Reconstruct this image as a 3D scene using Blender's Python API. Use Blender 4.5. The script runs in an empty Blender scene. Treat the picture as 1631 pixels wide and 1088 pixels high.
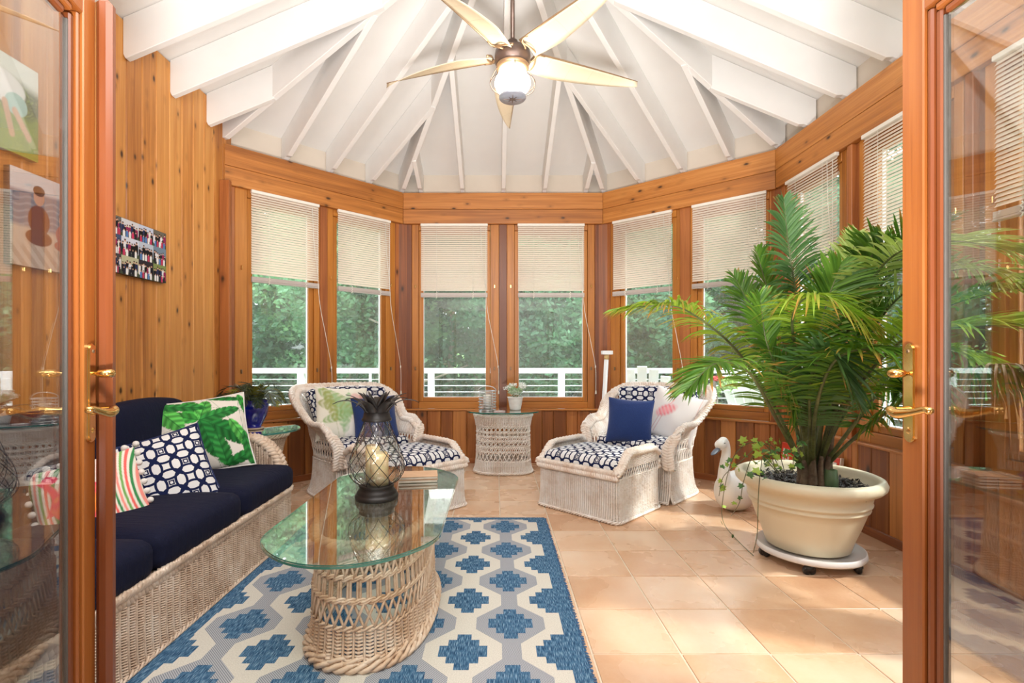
import bpy, bmesh, math, random
import numpy as np
from mathutils import Vector, Matrix, Euler

PI = math.pi
random.seed(7)
rng = np.random.default_rng(7)
SC = bpy.context.scene
COL = SC.collection

# ------------------------------------------------------------------ camera
F = 800.0; HX = 790.0; HY = 569.0; CAMZ = 1.12
cam_d = bpy.data.cameras.new('camera')
cam = bpy.data.objects.new('camera', cam_d); COL.objects.link(cam)
cam.location = (0, 0, CAMZ); cam.rotation_euler = (PI/2, 0, 0)
cam_d.sensor_width = 36; cam_d.lens = 36*F/1631
cam_d.shift_x = (815.5-HX)/1631; cam_d.shift_y = (HY-544)/1631
cam_d.clip_start = 0.02; cam_d.clip_end = 300
SC.camera = cam

def at(px, py, Y):
    """real-world point seen at a pixel, Y metres deep"""
    return Vector(((px-HX)*Y/F, Y, CAMZ-(py-HY)*Y/F))

# ------------------------------------------------------------------ light
w = bpy.data.worlds.new('world'); SC.world = w; w.use_nodes = True
wn = w.node_tree; bg = wn.nodes['Background']
bg.inputs[0].default_value = (0.86, 0.94, 1.0, 1); bg.inputs[1].default_value = 4.8
def add_light(name, kind, loc, rot, energy, color, **kw):
    d = bpy.data.lights.new(name, kind); d.energy = energy; d.color = color
    for k, v in kw.items(): setattr(d, k, v)
    o = bpy.data.objects.new(name, d); o.location = loc; o.rotation_euler = rot; COL.objects.link(o); return o
add_light('sun', 'SUN', (12, -6, 20), Euler((math.radians(16), math.radians(40), 0)), 3.8, (1, .96, .88), angle=math.radians(3))
add_light('fill_light_up', 'AREA', (0.05, 1.35, 2.42), (PI-.60, 0, 0), 30, (1, .985, .965), shape='RECTANGLE', size=2.6, size_y=.5)  # unseen fill light added above the view to brighten the ceiling
add_light('fill_light_down', 'AREA', (0.05, .95, 2.75), (math.radians(24), 0, 0), 46, (1, .975, .95), shape='RECTANGLE', size=2.8, size_y=1.0)  # unseen fill panel added overhead for the floor and furniture
add_light('added_ceiling_spot', 'SPOT', (0.05, -.35, .35), (math.radians(134), 0, 0), 420, (1, .985, .97), spot_size=math.radians(86), spot_blend=.6, shadow_soft_size=.18)  # spot added low behind the camera, lifts rafters and roof panels
SC.view_settings.view_transform = 'Standard'; SC.view_settings.look = 'None'
SC.view_settings.gamma = 1.0; SC.view_settings.use_curve_mapping = False
SC.view_settings.exposure = 0.55
SC.cycles.max_bounces = 10; SC.cycles.transparent_max_bounces = 24
SC.cycles.sample_clamp_indirect = 6.0
SC.cycles.caustics_reflective = False; SC.cycles.caustics_refractive = False

# ------------------------------------------------------------------ object helpers
def link(o, parent=None):
    COL.objects.link(o)
    if parent is not None: o.parent = parent
    return o
def tag(o, label=None, cat=None, group=None, kind=None):
    if label: o['label'] = label
    if cat: o['category'] = cat
    if group: o['group'] = group
    if kind: o['kind'] = kind
    return o
def thing(name, label=None, cat=None, loc=(0,0,0), rz=0.0, group=None, kind=None, rot=None):
    o = bpy.data.objects.new(name, None); o.empty_display_size = .1
    o.location = loc; o.rotation_euler = rot if rot else (0, 0, rz); link(o)
    return tag(o, label, cat, group, kind)
def obj(name, me, mat=None, parent=None, loc=(0,0,0), rot=(0,0,0), scale=None, label=None, category=None, group=None, kind=None):
    o = bpy.data.objects.new(name, me); o.location = loc; o.rotation_euler = rot
    if scale: o.scale = scale
    if mat is not None:
        for m in (mat if isinstance(mat, (list, tuple)) else [mat]):
            if len(me.materials) < (len(mat) if isinstance(mat, (list, tuple)) else 1): me.materials.append(m)
    link(o, parent)
    tag(o, label, category, group, kind)
    return o
def copy_tree(o, parent=None):
    c = o.copy(); COL.objects.link(c); c.parent = parent
    for ch in list(o.children): copy_tree(ch, c)
    return c
def mesh(name, V, Fc, smooth=False):
    me = bpy.data.meshes.new(name); me.from_pydata([tuple(v) for v in V], [], [tuple(f) for f in Fc]); me.update()
    if smooth: me.polygons.foreach_set('use_smooth', [True]*len(me.polygons))
    return me
def mesh_np(name, V, Q, smooth=True):
    V = np.asarray(V, dtype=np.float32); Q = np.asarray(Q, dtype=np.int32); k = Q.shape[1]
    me = bpy.data.meshes.new(name)
    me.vertices.add(len(V)); me.vertices.foreach_set('co', V.ravel())
    me.loops.add(Q.size); me.loops.foreach_set('vertex_index', Q.ravel())
    me.polygons.add(len(Q)); me.polygons.foreach_set('loop_start', np.arange(0, Q.size, k, dtype=np.int32))
    me.polygons.foreach_set('use_smooth', np.full(len(Q), smooth))
    me.update(calc_edges=True); me.validate(); return me
def bm_mesh(name, bm, smooth=False):
    me = bpy.data.meshes.new(name); bm.normal_update(); bm.to_mesh(me); bm.free()
    if smooth: me.polygons.foreach_set('use_smooth', [True]*len(me.polygons))
    return me
_bc = {}
def box_me(sx, sy, sz, c=.003):
    """chamfered box, centred on the origin"""
    key = (round(sx,4), round(sy,4), round(sz,4), c)
    if key in _bc: return _bc[key]
    bm = bmesh.new(); bmesh.ops.create_cube(bm, size=1)
    for v in bm.verts: v.co = Vector((v.co.x*sx, v.co.y*sy, v.co.z*sz))
    c2 = min(c, .3*min(sx, sy, sz))
    if c2 > 0: bmesh.ops.bevel(bm, geom=list(bm.edges), offset=c2, segments=1, affect='EDGES', clamp_overlap=True)
    me = bm_mesh('box', bm); _bc[key] = me; return me
def box(name, x0, x1, y0, y1, z0, z1, mat, parent=None, c=.003, **tags):
    """box between two corners; keeps its longest side on local z so wood grain follows it"""
    s = (abs(x1-x0), abs(y1-y0), abs(z1-z0)); ctr = ((x0+x1)/2, (y0+y1)/2, (z0+z1)/2)
    if s[2] >= s[0] and s[2] >= s[1]: me, rot = (s[0], s[1], s[2]), (0,0,0)
    elif s[0] >= s[1]: me, rot = (s[2], s[1], s[0]), (0, PI/2, 0)
    else: me, rot = (s[0], s[2], s[1]), (PI/2, 0, 0)
    key = (mat.name,) + tuple(round(v,4) for v in me) + (c,)
    if key not in _bc: 
        m = box_me(*me, c).copy(); m.materials.clear(); m.materials.append(mat); _bc[key] = m
    o = bpy.data.objects.new(name, _bc[key]); o.location = ctr; o.rotation_euler = rot; link(o, parent)
    if tags: tag(o, **tags)
    return o
def lathe_me(prof, n=32, name='lathe', smooth=True):
    V = []; Q = []
    for r, z in prof:
        for i in range(n):
            a = 2*PI*i/n; V.append((r*math.cos(a), r*math.sin(a), z))
    for j in range(len(prof)-1):
        for i in range(n):
            k = (i+1) % n; Q.append((j*n+i, j*n+k, (j+1)*n+k, (j+1)*n+i))
    return mesh(name, V, Q, smooth)
def spline(pts, n):
    """Catmull-Rom through control points -> n x 3"""
    P = np.array([tuple(p) for p in pts], float)
    P = np.vstack([2*P[0]-P[1], P, 2*P[-1]-P[-2]]); m = len(P)-3
    t = np.linspace(0, m-1e-6, n); i = t.astype(int); f = (t-i)[:, None]
    p0, p1, p2, p3 = P[i], P[i+1], P[i+2], P[i+3]
    return .5*((2*p1)+(-p0+p2)*f+(2*p0-5*p1+4*p2-p3)*f*f+(-p0+3*p1-3*p2+p3)*f**3)

class Tubes:
    def __init__(s): s.V = []; s.Q = []; s.n = 0
    def add(s, P, r, sides=5, closed=False, ref=None, flat=1.0):
        P = np.asarray(P, float)
        if P.ndim == 2: P = P[None]
        n, m, _ = P.shape
        T = (np.roll(P, -1, 1)-np.roll(P, 1, 1))
        if not closed: T[:, 0] = P[:, 1]-P[:, 0]; T[:, -1] = P[:, -1]-P[:, -2]
        T /= np.linalg.norm(T, axis=2, keepdims=True)+1e-12
        if ref is None:
            ref = np.zeros_like(P); ax = np.argmin(np.abs(T).mean(1), 1); ref[np.arange(n), :, ax] = 1
        else: ref = np.broadcast_to(np.asarray(ref, float), P.shape)
        B = np.cross(T, ref); B /= np.linalg.norm(B, axis=2, keepdims=True)+1e-12
        N = np.cross(B, T)
        a = np.arange(sides)*2*PI/sides
        r = np.broadcast_to(np.asarray(r, float), (n, m)) if np.ndim(r) else np.full((n, m), float(r))
        R = P[:, :, None]+r[:, :, None, None]*(np.cos(a)[None, None, :, None]*N[:, :, None]*flat+np.sin(a)[None, None, :, None]*B[:, :, None])
        idx = (np.arange(n*m*sides).reshape(n, m, sides))+s.n
        nx = np.roll(idx, -1, 1) if closed else idx[:, 1:]
        cu = idx if closed else idx[:, :-1]
        q = np.stack([cu, np.roll(cu, -1, 2), np.roll(nx, -1, 2), nx], -1).reshape(-1, 4)
        s.V.append(R.reshape(-1, 3)); s.Q.append(q); s.n += n*m*sides
        if not closed:
            for e, rev in ((0, True), (m-1, False)):   # end caps, as fans of quads
                c = idx[:, e]
                if sides == 4: s.Q.append(c[:, ::-1] if rev else c)
                elif sides >= 5:
                    for k in range(1, sides-2, 2):
                        qq = c[:, [0, k, k+1, k+2 if k+2 < sides else k+1]]
                        if k+2 < sides: s.Q.append(qq[:, ::-1] if rev else qq)
    def mesh(s, name='tubes', smooth=True): return mesh_np(name, np.vstack(s.V), np.vstack(s.Q), smooth)
def tube_me(pts, r, sides=8, n=None, closed=False, name='tube'):
    t = Tubes(); P = spline(pts, n) if n else np.array([tuple(p) for p in pts], float)
    t.add(P, r, sides, closed); return t.mesh(name)

# ------------------------------------------------------------------ node helpers
class E:
    """a socket with arithmetic"""
    def __init__(s, nt, v): s.nt = nt; s.v = v
    def _m(s, op, *a, clamp=False):
        n = s.nt.nodes.new('ShaderNodeMath'); n.operation = op; n.use_clamp = clamp
        for i, x in enumerate((s,)+a):
            x = x.v if isinstance(x, E) else x
            if isinstance(x, (int, float)): n.inputs[i].default_value = x
            else: s.nt.links.new(x, n.inputs[i])
        return E(s.nt, n.outputs[0])
    def __add__(s, o): return s._m('ADD', o)
    def __sub__(s, o): return s._m('SUBTRACT', o)
    def __mul__(s, o): return s._m('MULTIPLY', o)
    def __truediv__(s, o): return s._m('DIVIDE', o)
    __radd__ = __add__; __rmul__ = __mul__
    def abs(s): return s._m('ABSOLUTE')
    def lt(s, o): return s._m('LESS_THAN', o)
    def gt(s, o): return s._m('GREATER_THAN', o)
    def min(s, o): return s._m('MINIMUM', o)
    def max(s, o): return s._m('MAXIMUM', o)
    def fract(s): return s._m('FRACT')
    def round(s): return s._m('ROUND')
    def mod(s, o): return s._m('FLOORED_MODULO', o)
    def pow(s, o): return s._m('POWER', o)
    def sqrt(s): return s._m('SQRT')
    def clamp(s): return s._m('ADD', 0.0, clamp=True)
class M:
    def __init__(s, name):
        s.m = bpy.data.materials.new(name); s.m.use_nodes = True; s.nt = s.m.node_tree
        s.b = s.nt.nodes['Principled BSDF']; s.out = s.nt.nodes['Material Output']
    def new(s, t, **kw):
        n = s.nt.nodes.new(t)
        for k, v in kw.items(): setattr(n, k, v)
        return n
    def ln(s, a, b): s.nt.links.new(a.v if isinstance(a, E) else a, b)
    def set(s, name, v):
        i = s.b.inputs[name]
        if isinstance(v, (E, bpy.types.NodeSocket)): s.ln(v, i)
        else: i.default_value = (*v, 1) if isinstance(v, (tuple, list)) and len(v) == 3 else v
        return s
    def coord(s, kind='Object'): return s.new('ShaderNodeTexCoord').outputs[kind]
    def xyz(s, sock):
        n = s.new('ShaderNodeSeparateXYZ'); s.ln(sock, n.inputs[0]); return [E(s.nt, o) for o in n.outputs]
    def mapping(s, sock, scale=(1,1,1), rnd=0.0):
        n = s.new('ShaderNodeMapping'); s.ln(sock, n.inputs[0]); n.inputs['Scale'].default_value = scale
        if rnd:
            oi = s.rand(); c = s.new('ShaderNodeCombineXYZ')
            s.ln(oi*rnd, c.inputs[0]); s.ln(oi*rnd*1.7, c.inputs[1]); s.ln(oi*rnd*2.3, c.inputs[2]); s.ln(c.outputs[0], n.inputs['Location'])
        return n.outputs[0]
    def rand(s): return E(s.nt, s.new('ShaderNodeObjectInfo').outputs['Random'])
    def noise(s, vec, scale, detail=3, rough=.5, dist=0):
        n = s.new('ShaderNodeTexNoise'); s.ln(vec, n.inputs['Vector']); n.inputs['Scale'].default_value = scale
        n.inputs['Detail'].default_value = detail; n.inputs['Roughness'].default_value = rough; n.inputs['Distortion'].default_value = dist
        return E(s.nt, n.outputs[0])
    def ramp(s, fac, stops):
        n = s.new('ShaderNodeValToRGB'); s.ln(fac, n.inputs[0]); e = n.color_ramp.elements
        while len(e) < len(stops): e.new(.5)
        for el, (p, c) in zip(e, stops): el.position = p; el.color = (*c, 1)
        return n.outputs[0]
    def mix(s, fac, a, b, mode='MIX'):
        n = s.new('ShaderNodeMix', data_type='RGBA', blend_type=mode)
        for sock, x in ((n.inputs[0], fac), (n.inputs[6], a), (n.inputs[7], b)):
            if isinstance(x, (E, bpy.types.NodeSocket)): s.ln(x, sock)
            elif isinstance(x, (tuple, list)): sock.default_value = (*x, 1)
            else: sock.default_value = x
        return n.outputs[2]
    def bump(s, h, strength=.3, dist=.01):
        n = s.new('ShaderNodeBump'); n.inputs['Strength'].default_value = strength; n.inputs['Distance'].default_value = dist
        s.ln(h, n.inputs['Height']); s.ln(n.outputs[0], s.b.inputs['Normal']); return s
def plain(name, col, rough=.5, metal=0, spec=None, noise=.06, nscale=30, coat=0, bump=0):
    m = M(name); c = m.coord(); n = m.noise(c, nscale, 4)
    m.set('Base Color', m.ramp(n, [(.3, tuple(x*(1-noise) for x in col)), (.7, tuple(min(1, x*(1+noise)) for x in col))]))
    m.set('Roughness', rough).set('Metallic', metal)
    if coat: m.set('Coat Weight', coat); m.set('Coat Roughness', .08)
    if bump: m.bump(n, bump, .005)
    return m.m
def wood(name, dark, mid, light, knots=.5, rough=.45, kscale=1.0, coat=.1, var=.5):
    m = M(name); c = m.mapping(m.coord(), (1, 1, 1), 37)
    g1 = m.noise(m.mapping(c, (26, 26, .9)), 1.0, 4, .6, .6)
    g2 = m.noise(m.mapping(c, (150, 150, 3)), 1.0, 2)
    big = m.noise(m.mapping(c, (5, 5, .7)), 1.0, 2)
    f = (g1*.55+g2*.2+big*.25)+(m.rand()-.5)*var*.42
    col = m.ramp(f, [(.33, dark), (.5, mid), (.67, light)])
    if knots > 0:
        v = m.new('ShaderNodeTexVoronoi'); v.inputs['Scale'].default_value = 1.0
        wob = m.noise(c, 14, 2)
        mp = m.mapping(c, (9*kscale, 9*kscale, 4.4*kscale)); m.ln(mp, v.inputs['Vector'])
        sc = E(m.nt, v.outputs['Distance'])+(wob-.5)*.12
        pick = m.xyz(v.outputs['Color'])[0]
        halo = ((sc*-1+.34)*3.2).clamp()*pick.gt(1-knots)
        core = ((sc*-1+.17)*9).clamp()*pick.gt(1-knots)
        col = m.mix(halo*.55, col, tuple(x*.62 for x in dark)); col = m.mix(core*.93, col, (.035, .012, .004))
    m.set('Base Color', col); m.set('Roughness', g2*.15+rough-.07); m.set('Coat Weight', coat); m.set('Coat Roughness', .2)
    m.bump(g2*.5+g1*.5, .12, .004); return m.m
def thin_glass(name, tint=(1,1,1), refl=1.0, rough=.01):
    m = M(name); m.nt.nodes.remove(m.b)
    tr = m.new('ShaderNodeBsdfTransparent'); tr.inputs[0].default_value = (*tint, 1)
    gl = m.new('ShaderNodeBsdfGlossy'); gl.inputs['Roughness'].default_value = rough; gl.inputs[0].default_value = (1,1,1,1)
    lw = m.new('ShaderNodeLayerWeight'); lw.inputs[0].default_value = .5
    f = E(m.nt, lw.outputs['Facing']).pow(5)*.9+.045
    f = (f*refl).clamp(); mx = m.new('ShaderNodeMixShader'); m.ln(f, mx.inputs[0]); m.ln(tr.outputs[0], mx.inputs[1]); m.ln(gl.outputs[0], mx.inputs[2])
    m.ln(mx.outputs[0], m.out.inputs[0]); return m.m

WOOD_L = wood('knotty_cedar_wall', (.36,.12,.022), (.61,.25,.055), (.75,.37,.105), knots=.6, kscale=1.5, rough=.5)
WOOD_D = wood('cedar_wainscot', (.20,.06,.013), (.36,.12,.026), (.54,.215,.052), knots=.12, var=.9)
WOOD_B = wood('cedar_beam', (.30,.10,.02), (.50,.185,.038), (.66,.29,.078), knots=.65, kscale=1.35, var=.45)
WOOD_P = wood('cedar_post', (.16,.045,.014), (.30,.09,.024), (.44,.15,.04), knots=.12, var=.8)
WOOD_S = wood('fir_sash', (.30,.095,.013), (.46,.165,.022), (.57,.23,.042), knots=0, var=.3)
WOOD_DOOR = wood('fir_door', (.22,.062,.012), (.31,.092,.018), (.38,.13,.027), knots=0, var=.15, rough=.35, coat=.3)
WOOD_DOOR2 = wood('fir_door_red', (.13,.032,.010), (.19,.048,.012), (.24,.066,.018), knots=0, var=.1, rough=.35, coat=.3)
WHITE = plain('white_paint', (.83,.82,.80), .55, noise=.02, nscale=6)
WHITE2 = plain('ceiling_board_paint', (.80,.78,.75), .6, noise=.02, nscale=4)
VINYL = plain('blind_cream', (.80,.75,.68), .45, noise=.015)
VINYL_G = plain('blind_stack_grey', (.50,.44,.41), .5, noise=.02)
CORD = plain('blind_cord', (.82,.78,.7), .7)
m = M('haze_screen'); m.nt.nodes.remove(m.b); tr_ = m.new('ShaderNodeBsdfTransparent'); df_ = m.new('ShaderNodeBsdfDiffuse'); df_.inputs[0].default_value = (.62,.68,.68,1); mx_ = m.new('ShaderNodeMixShader'); mx_.inputs[0].default_value = .15
m.ln(tr_.outputs[0], mx_.inputs[1]); m.ln(df_.outputs[0], mx_.inputs[2]); m.ln(mx_.outputs[0], m.out.inputs[0]); SCREEN = m.m  # pale see-through layer added at the panes to haze the view outside
GLASS = thin_glass('window_glass', (.97,.985,.975))
DGLASS = thin_glass('door_glass', (.93,.94,.93), 3.2)
BRASS = plain('brass', (.86,.57,.22), .12, 1.0, noise=.03)
WTRIM = plain('white_metal', (.86,.87,.88), .4, noise=.02)
BLACK = plain('black_iron', (.018,.015,.014), .45, .3, noise=.2)
# ------------------------------------------------------------------ room shell
BL, BR = (-.98, 5.30), (1.126, 5.30)
LC, RC = (-2.20, 4.07), (2.334, 4.196)
BEAM0, BEAMM, BEAM1 = 2.53, 2.683, 2.856

mt = M('terracotta_tile'); c = mt.mapping(mt.coord(), (1,1,1), 19)
n1 = mt.noise(c, 3.2, 3, .5, .1); n2 = mt.noise(c, 60, 3, .6)
f = n1*.5+n2*.08+.20+(mt.rand()-.5)*.15
mt.set('Base Color', mt.ramp(f, [(.26, (.46,.24,.13)), (.42, (.60,.365,.22)), (.56, (.67,.46,.31)), (.72, (.73,.57,.43))]))
mt.set('Roughness', n1*.15+.2); mt.set('Specular IOR Level', .55); mt.bump(n1, .08, .004); TILE = mt.m
GROUT = plain('grout', (.66,.56,.44), .85)

fl = thing('floor', kind='structure')
poly = [(-2.3,-.1), (2.45,-.1), (2.45,4.25), (1.17,5.42), (-1.02,5.42), (-2.3,4.12)]
me = mesh('floor_bed', [(x,y,-.004) for x,y in poly]+[(x,y,-.12) for x,y in poly],
          [tuple(range(6)), tuple(range(11,5,-1))]+[(i,i+6,(i+1)%6+6,(i+1)%6) for i in range(6)])
obj('grout_bed', me, GROUT, fl)
def inside(x, y):
    ok = True
    for i in range(6):
        a, b = poly[i], poly[(i+1)%6]; L = math.hypot(b[0]-a[0], b[1]-a[1])
        if ((b[0]-a[0])*(y-a[1])-(b[1]-a[1])*(x-a[0]))/L < -.02: return False
    return ok
for i in range(-9, 8):
    for j in range(-6, 12):
        cx, cy = .3635+(i+.5)*.3354, 1.8955+(j+.5)*.337
        x0, x1, y0, y1 = max(cx-.1638, -2.29), min(cx+.1638, 2.44), cy-.1646, cy+.1646
        if x1-x0 < .05 or y0 < -.1: continue
        cs = [inside(x, y) for x in (x0, x1) for y in (y0, y1)]
        if all(cs): box('tile', x0, x1, y0, y1, -.012, 0, TILE, fl, c=.0015)
        elif inside(cx, cy) or any(cs):
            # cut tile along the angled walls
            bm = bmesh.new(); bmesh.ops.create_cube(bm, size=1)
            for v in bm.verts: v.co = Vector((v.co.x*.3276, v.co.y*.3292, v.co.z*.011))
            for k in range(6):
                a, b = Vector(poly[k]), Vector(poly[(k+1)%6]); d = (b-a).normalized()
                bmesh.ops.bisect_plane(bm, geom=bm.verts[:]+bm.edges[:]+bm.faces[:], plane_co=(a.x-cx, a.y-cy, 0), plane_no=(d.y, -d.x, 0), clear_outer=True)
            if bm.faces:
                obj('tile', bm_mesh('cut_tile', bm), TILE, fl, loc=(cx, cy, -.0058))

def seg_frame(A, B):
    d = Vector((B[0]-A[0], B[1]-A[1])); return d.length, math.atan2(d.y, d.x)
def make_wall(name, A, B, units, skip_posts=()):
    L, rz = seg_frame(A, B)
    wl = thing(name, loc=(A[0], A[1], 0), rz=rz, kind='structure')
    box('beam', 0, L, 0, .14, BEAMM+.001, BEAM1, WOOD_B, wl)
    box('beam', 0, L, .002, .14, BEAM0, BEAMM-.001, WOOD_B, wl)
    edges = [0]+[e for u in units for e in u[:2]]+[L]
    for i in range(0, len(edges), 2):
        a, b = edges[i], edges[i+1]
        if b-a > .02:
            if b-a > .10:
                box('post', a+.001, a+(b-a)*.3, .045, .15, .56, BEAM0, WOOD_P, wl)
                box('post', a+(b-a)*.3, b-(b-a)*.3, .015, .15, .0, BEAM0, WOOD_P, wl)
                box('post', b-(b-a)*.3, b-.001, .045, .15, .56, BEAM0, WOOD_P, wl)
            else: box('post', a+.001, b-.001, .035, .15, .56, BEAM0, WOOD_P, wl)
    box('sill_ledge', 0, L, -.004, .04, .556, .574, WOOD_D, wl)
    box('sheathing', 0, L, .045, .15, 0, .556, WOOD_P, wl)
    u = 0; k = 0
    ws = [.135, .118, .142, .128, .15, .122]
    while u < L-.01:
        e = min(L, u+ws[k % 6]); k += 1
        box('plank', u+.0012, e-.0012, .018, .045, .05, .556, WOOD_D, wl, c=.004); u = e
    box('baseboard', 0, L, .004, .03, 0, .055, WOOD_P, wl)
    return wl, L, rz
win_n = [0]
def make_window(A, rz, un, latch_side):
    u0, u1, g0, g1 = un
    win_n[0] += 1
    t = thing('window_%d' % win_n[0], loc=(A[0], A[1], 0), rz=rz, kind='structure')
    z0, z1 = .574, BEAM0; gz0, gz1 = .692, 2.42
    s0, s1 = g0-.045, g1+.045
    for a, b in ((u0, s0-.002), (s1+.002, u1)): box('frame', a, b, .04, .14, z0, z1, WOOD_S, t)
    box('frame', s0, s1, .04, .14, z0, gz0-.047, WOOD_S, t); box('frame', s0, s1, .04, .14, gz1+.047, z1, WOOD_S, t)
    box('sash', s0, g0, .055, .11, gz0-.045, gz1+.045, WOOD_S, t); box('sash', g1, s1, .055, .11, gz0-.045, gz1+.045, WOOD_S, t)
    box('sash', g0+.001, g1-.001, .055, .11, gz0-.045, gz0, WOOD_S, t); box('sash', g0+.001, g1-.001, .055, .11, gz1, gz1+.045, WOOD_S, t)
    w5 = .004
    for a,b,c_,d in ((g0,g0+w5,gz0,gz1),(g1-w5,g1,gz0,gz1)): box('glazing_strip', a, b, .078, .1, c_, d, WTRIM, t, c=0)
    box('glazing_strip', g0+w5, g1-w5, .078, .1, gz0, gz0+w5, WTRIM, t, c=0)
    obj('pane', box_me(g1-g0-.001, .006, gz1-gz0-.001, 0).copy(), GLASS, t, loc=((g0+g1)/2, .085, (gz0+gz1)/2))
    obj('haze_screen', box_me(g1-g0-.001, .0015, gz1-gz0-.001, 0).copy(), SCREEN, t, loc=((g0+g1)/2, .105, (gz0+gz1)/2))
    for zz in (1.0, 1.87):
        for uu in ((u0+s0)/2, (u1+s1)/2):
            box('latch', uu-.006, uu+.006, .022, .04, zz-.018, zz+.018, BRASS if zz > 1.5 else BLACK2, t, c=.003)
    return t
BLACK2 = plain('bronze_latch', (.25,.17,.1), .35, .8)
mv = M('blind_slat'); mv.set('Base Color', (.82,.72,.62)).set('Roughness', .4)
tl = mv.new('ShaderNodeBsdfTranslucent'); tl.inputs[0].default_value = (.85,.78,.68,1)
mx = mv.new('ShaderNodeMixShader'); mx.inputs[0].default_value = .10; mv.ln(mv.b.outputs[0], mx.inputs[1]); mv.ln(tl.outputs[0], mx.inputs[2]); mv.ln(mx.outputs[0], mv.out.inputs[0]); SLAT = mv.m
_slat = {}
def make_blind(A, rz, b0, b1, label, zb=1.752, cord=True, cord_dx=.14):
    t = thing('window_blind', label, 'blind', loc=(A[0], A[1], 0), rz=rz, group='cream slatted blinds on the windows')
    W = b1-b0
    box('headrail', b0, b1, -.012, .018, 2.503, 2.529, VINYL, t)
    key = round(W, 3)
    if key not in _slat:
        # one gently crowned slat, tilted nearly closed
        V = []; n = 5
        for x in (-W/2+.004, W/2-.004):
            for k in range(n):
                s = (k/(n-1)-.5)*.025; cr = .0022*(1-(2*s/.025)**2); a = math.radians(57)
                V.append((x, s*math.cos(a)+cr*math.sin(a), s*math.sin(a)-cr*math.cos(a)))
        me = mesh('slat', V, [(k, k+n, k+n+1, k+1) for k in range(n-1)], True); me.materials.append(SLAT); _slat[key] = me
    z = 2.49
    while z > zb+.058:
        o = bpy.data.objects.new('slat', _slat[key]); o.location = ((b0+b1)/2, .004, z); link(o, t); z -= .0213
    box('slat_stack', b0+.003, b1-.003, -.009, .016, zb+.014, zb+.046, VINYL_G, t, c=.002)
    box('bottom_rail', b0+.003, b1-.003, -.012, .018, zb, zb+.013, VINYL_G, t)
    for f in (.24, .78):
        x = b0+f*W
        tb = Tubes(); tb.add([(x, -.013, 2.5), (x, -.013, zb+.05)], .0014, 4)
        zz = np.linspace(zb+.055, zb-.012, 9)
        tb.add(np.stack([x+.008*np.sin(np.arange(9)*2.2), np.full(9, -.017), zz], 1), .0035, 5)
        obj('ladder_cord', tb.mesh('cord'), CORD, t)
    if cord:
        x = b1-.075
        tb = Tubes(); tb.add([(x, -.018, 2.49), (x+.012, -.02, 2.2), (x+.055, -.02, 1.85)], .0028, 5); obj('tilt_wand', tb.mesh('wand'), CORD, t)
        tb = Tubes(); x = b1-.02
        tb.add(spline([(x, -.016, 2.49), (x+.004, -.018, 1.74), (x+cord_dx*.6, -.02, 1.3), (x+cord_dx, -.02, 1.02), (x+cord_dx+.005, -.02, .76)], 24), .0024, 5)
        obj('lift_cord', tb.mesh('cord'), CORD, t)
        obj('cord_toggle', lathe_me([(0,.02),(.005,.02),(.007,0),(.009,-.016),(0,-.018)], 8), CORD, t, loc=(x+cord_dx+.005, -.02, .75))
        obj('cord_toggle', lathe_me([(0,.014),(.006,.012),(.006,-.012),(0,-.014)], 8), CORD, t, loc=(x+cord_dx, -.02, 1.02))
    return t
W_BACK = [(.086, 1.012, .205, .872), (1.096, 2.03, 1.222, 1.908)]
W_LEFT = [(.09, .83, .235, .727), (.905, 1.66, 1.01, 1.50)]
W_BR = [(.07, .81, .222, .73), (.91, 1.64, 1.017, 1.536)]
W_RIGHT = [(.07+.843*k, .80+.843*k, .215+.843*k, .70+.843*k) for k in range(4)]
walls = {}
for nm, A, B, U, blinds in (
    ('wall_back_left', LC, BL, W_LEFT, [(.205, .805, 'cream blind over the window nearest the plank wall and the blue pot'), (.99, 1.577, 'cream blind over the angled left wall window behind the left armchair')]),
    ('wall_back', BL, BR, W_BACK, [(.185, .893, 'cream blind over the left window of the straight back wall, left of the side table'), (1.208, 1.915, 'cream blind over the right back window, above the small white potted plant')]),
    ('wall_back_right', BR, RC, W_BR, [(.116, .749, 'cream blind on the angled right wall, over the window beside the white pole'), (.938, 1.568, 'cream blind on the angled right wall, just left of the tall palm frond')]),
    ('wall_right', RC, (2.334, .37), W_RIGHT, [(.156+.842*k, .756+.84*k, l) for k, l in enumerate((
        'cream blind on the right wall, directly behind the top of the palm', 'cream blind on the right wall, cut off by the upright of the right glass door',
        'cream blind on the right wall, seen through the glass of the right door', 'cream blind on the right wall, closest to the doorway'))])):
    wl, L, rz = make_wall(nm, A, B, U); walls[nm] = wl
    for un in U: make_window(A, rz, un, 1)
    for b0, b1, lab in blinds: make_blind(A, rz, b0, b1, lab, cord_dx=.13 if nm != 'wall_right' else .05)

# corner posts that close the angles between the wall segments
cp = thing('corner_posts', kind='structure')
for (P, a) in ((BL, 22.5), (BR, -21), (RC, -66)):
    a = math.radians(a)
    for nm_, off, wd, dp, z0, z1 in (('post', .085, .16, .13, 0, BEAM0), ('beam_end', .10, .12, .14, BEAM0, BEAM1)):
        o = box(nm_, -wd/2, wd/2, -dp/2, dp/2, z0, z1, WOOD_P if nm_ == 'post' else WOOD_B, cp)
        o.location = (P[0]-math.sin(a)*off, P[1]+math.cos(a)*off, (z0+z1)/2); o.rotation_euler = (0, 0, a)
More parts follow.
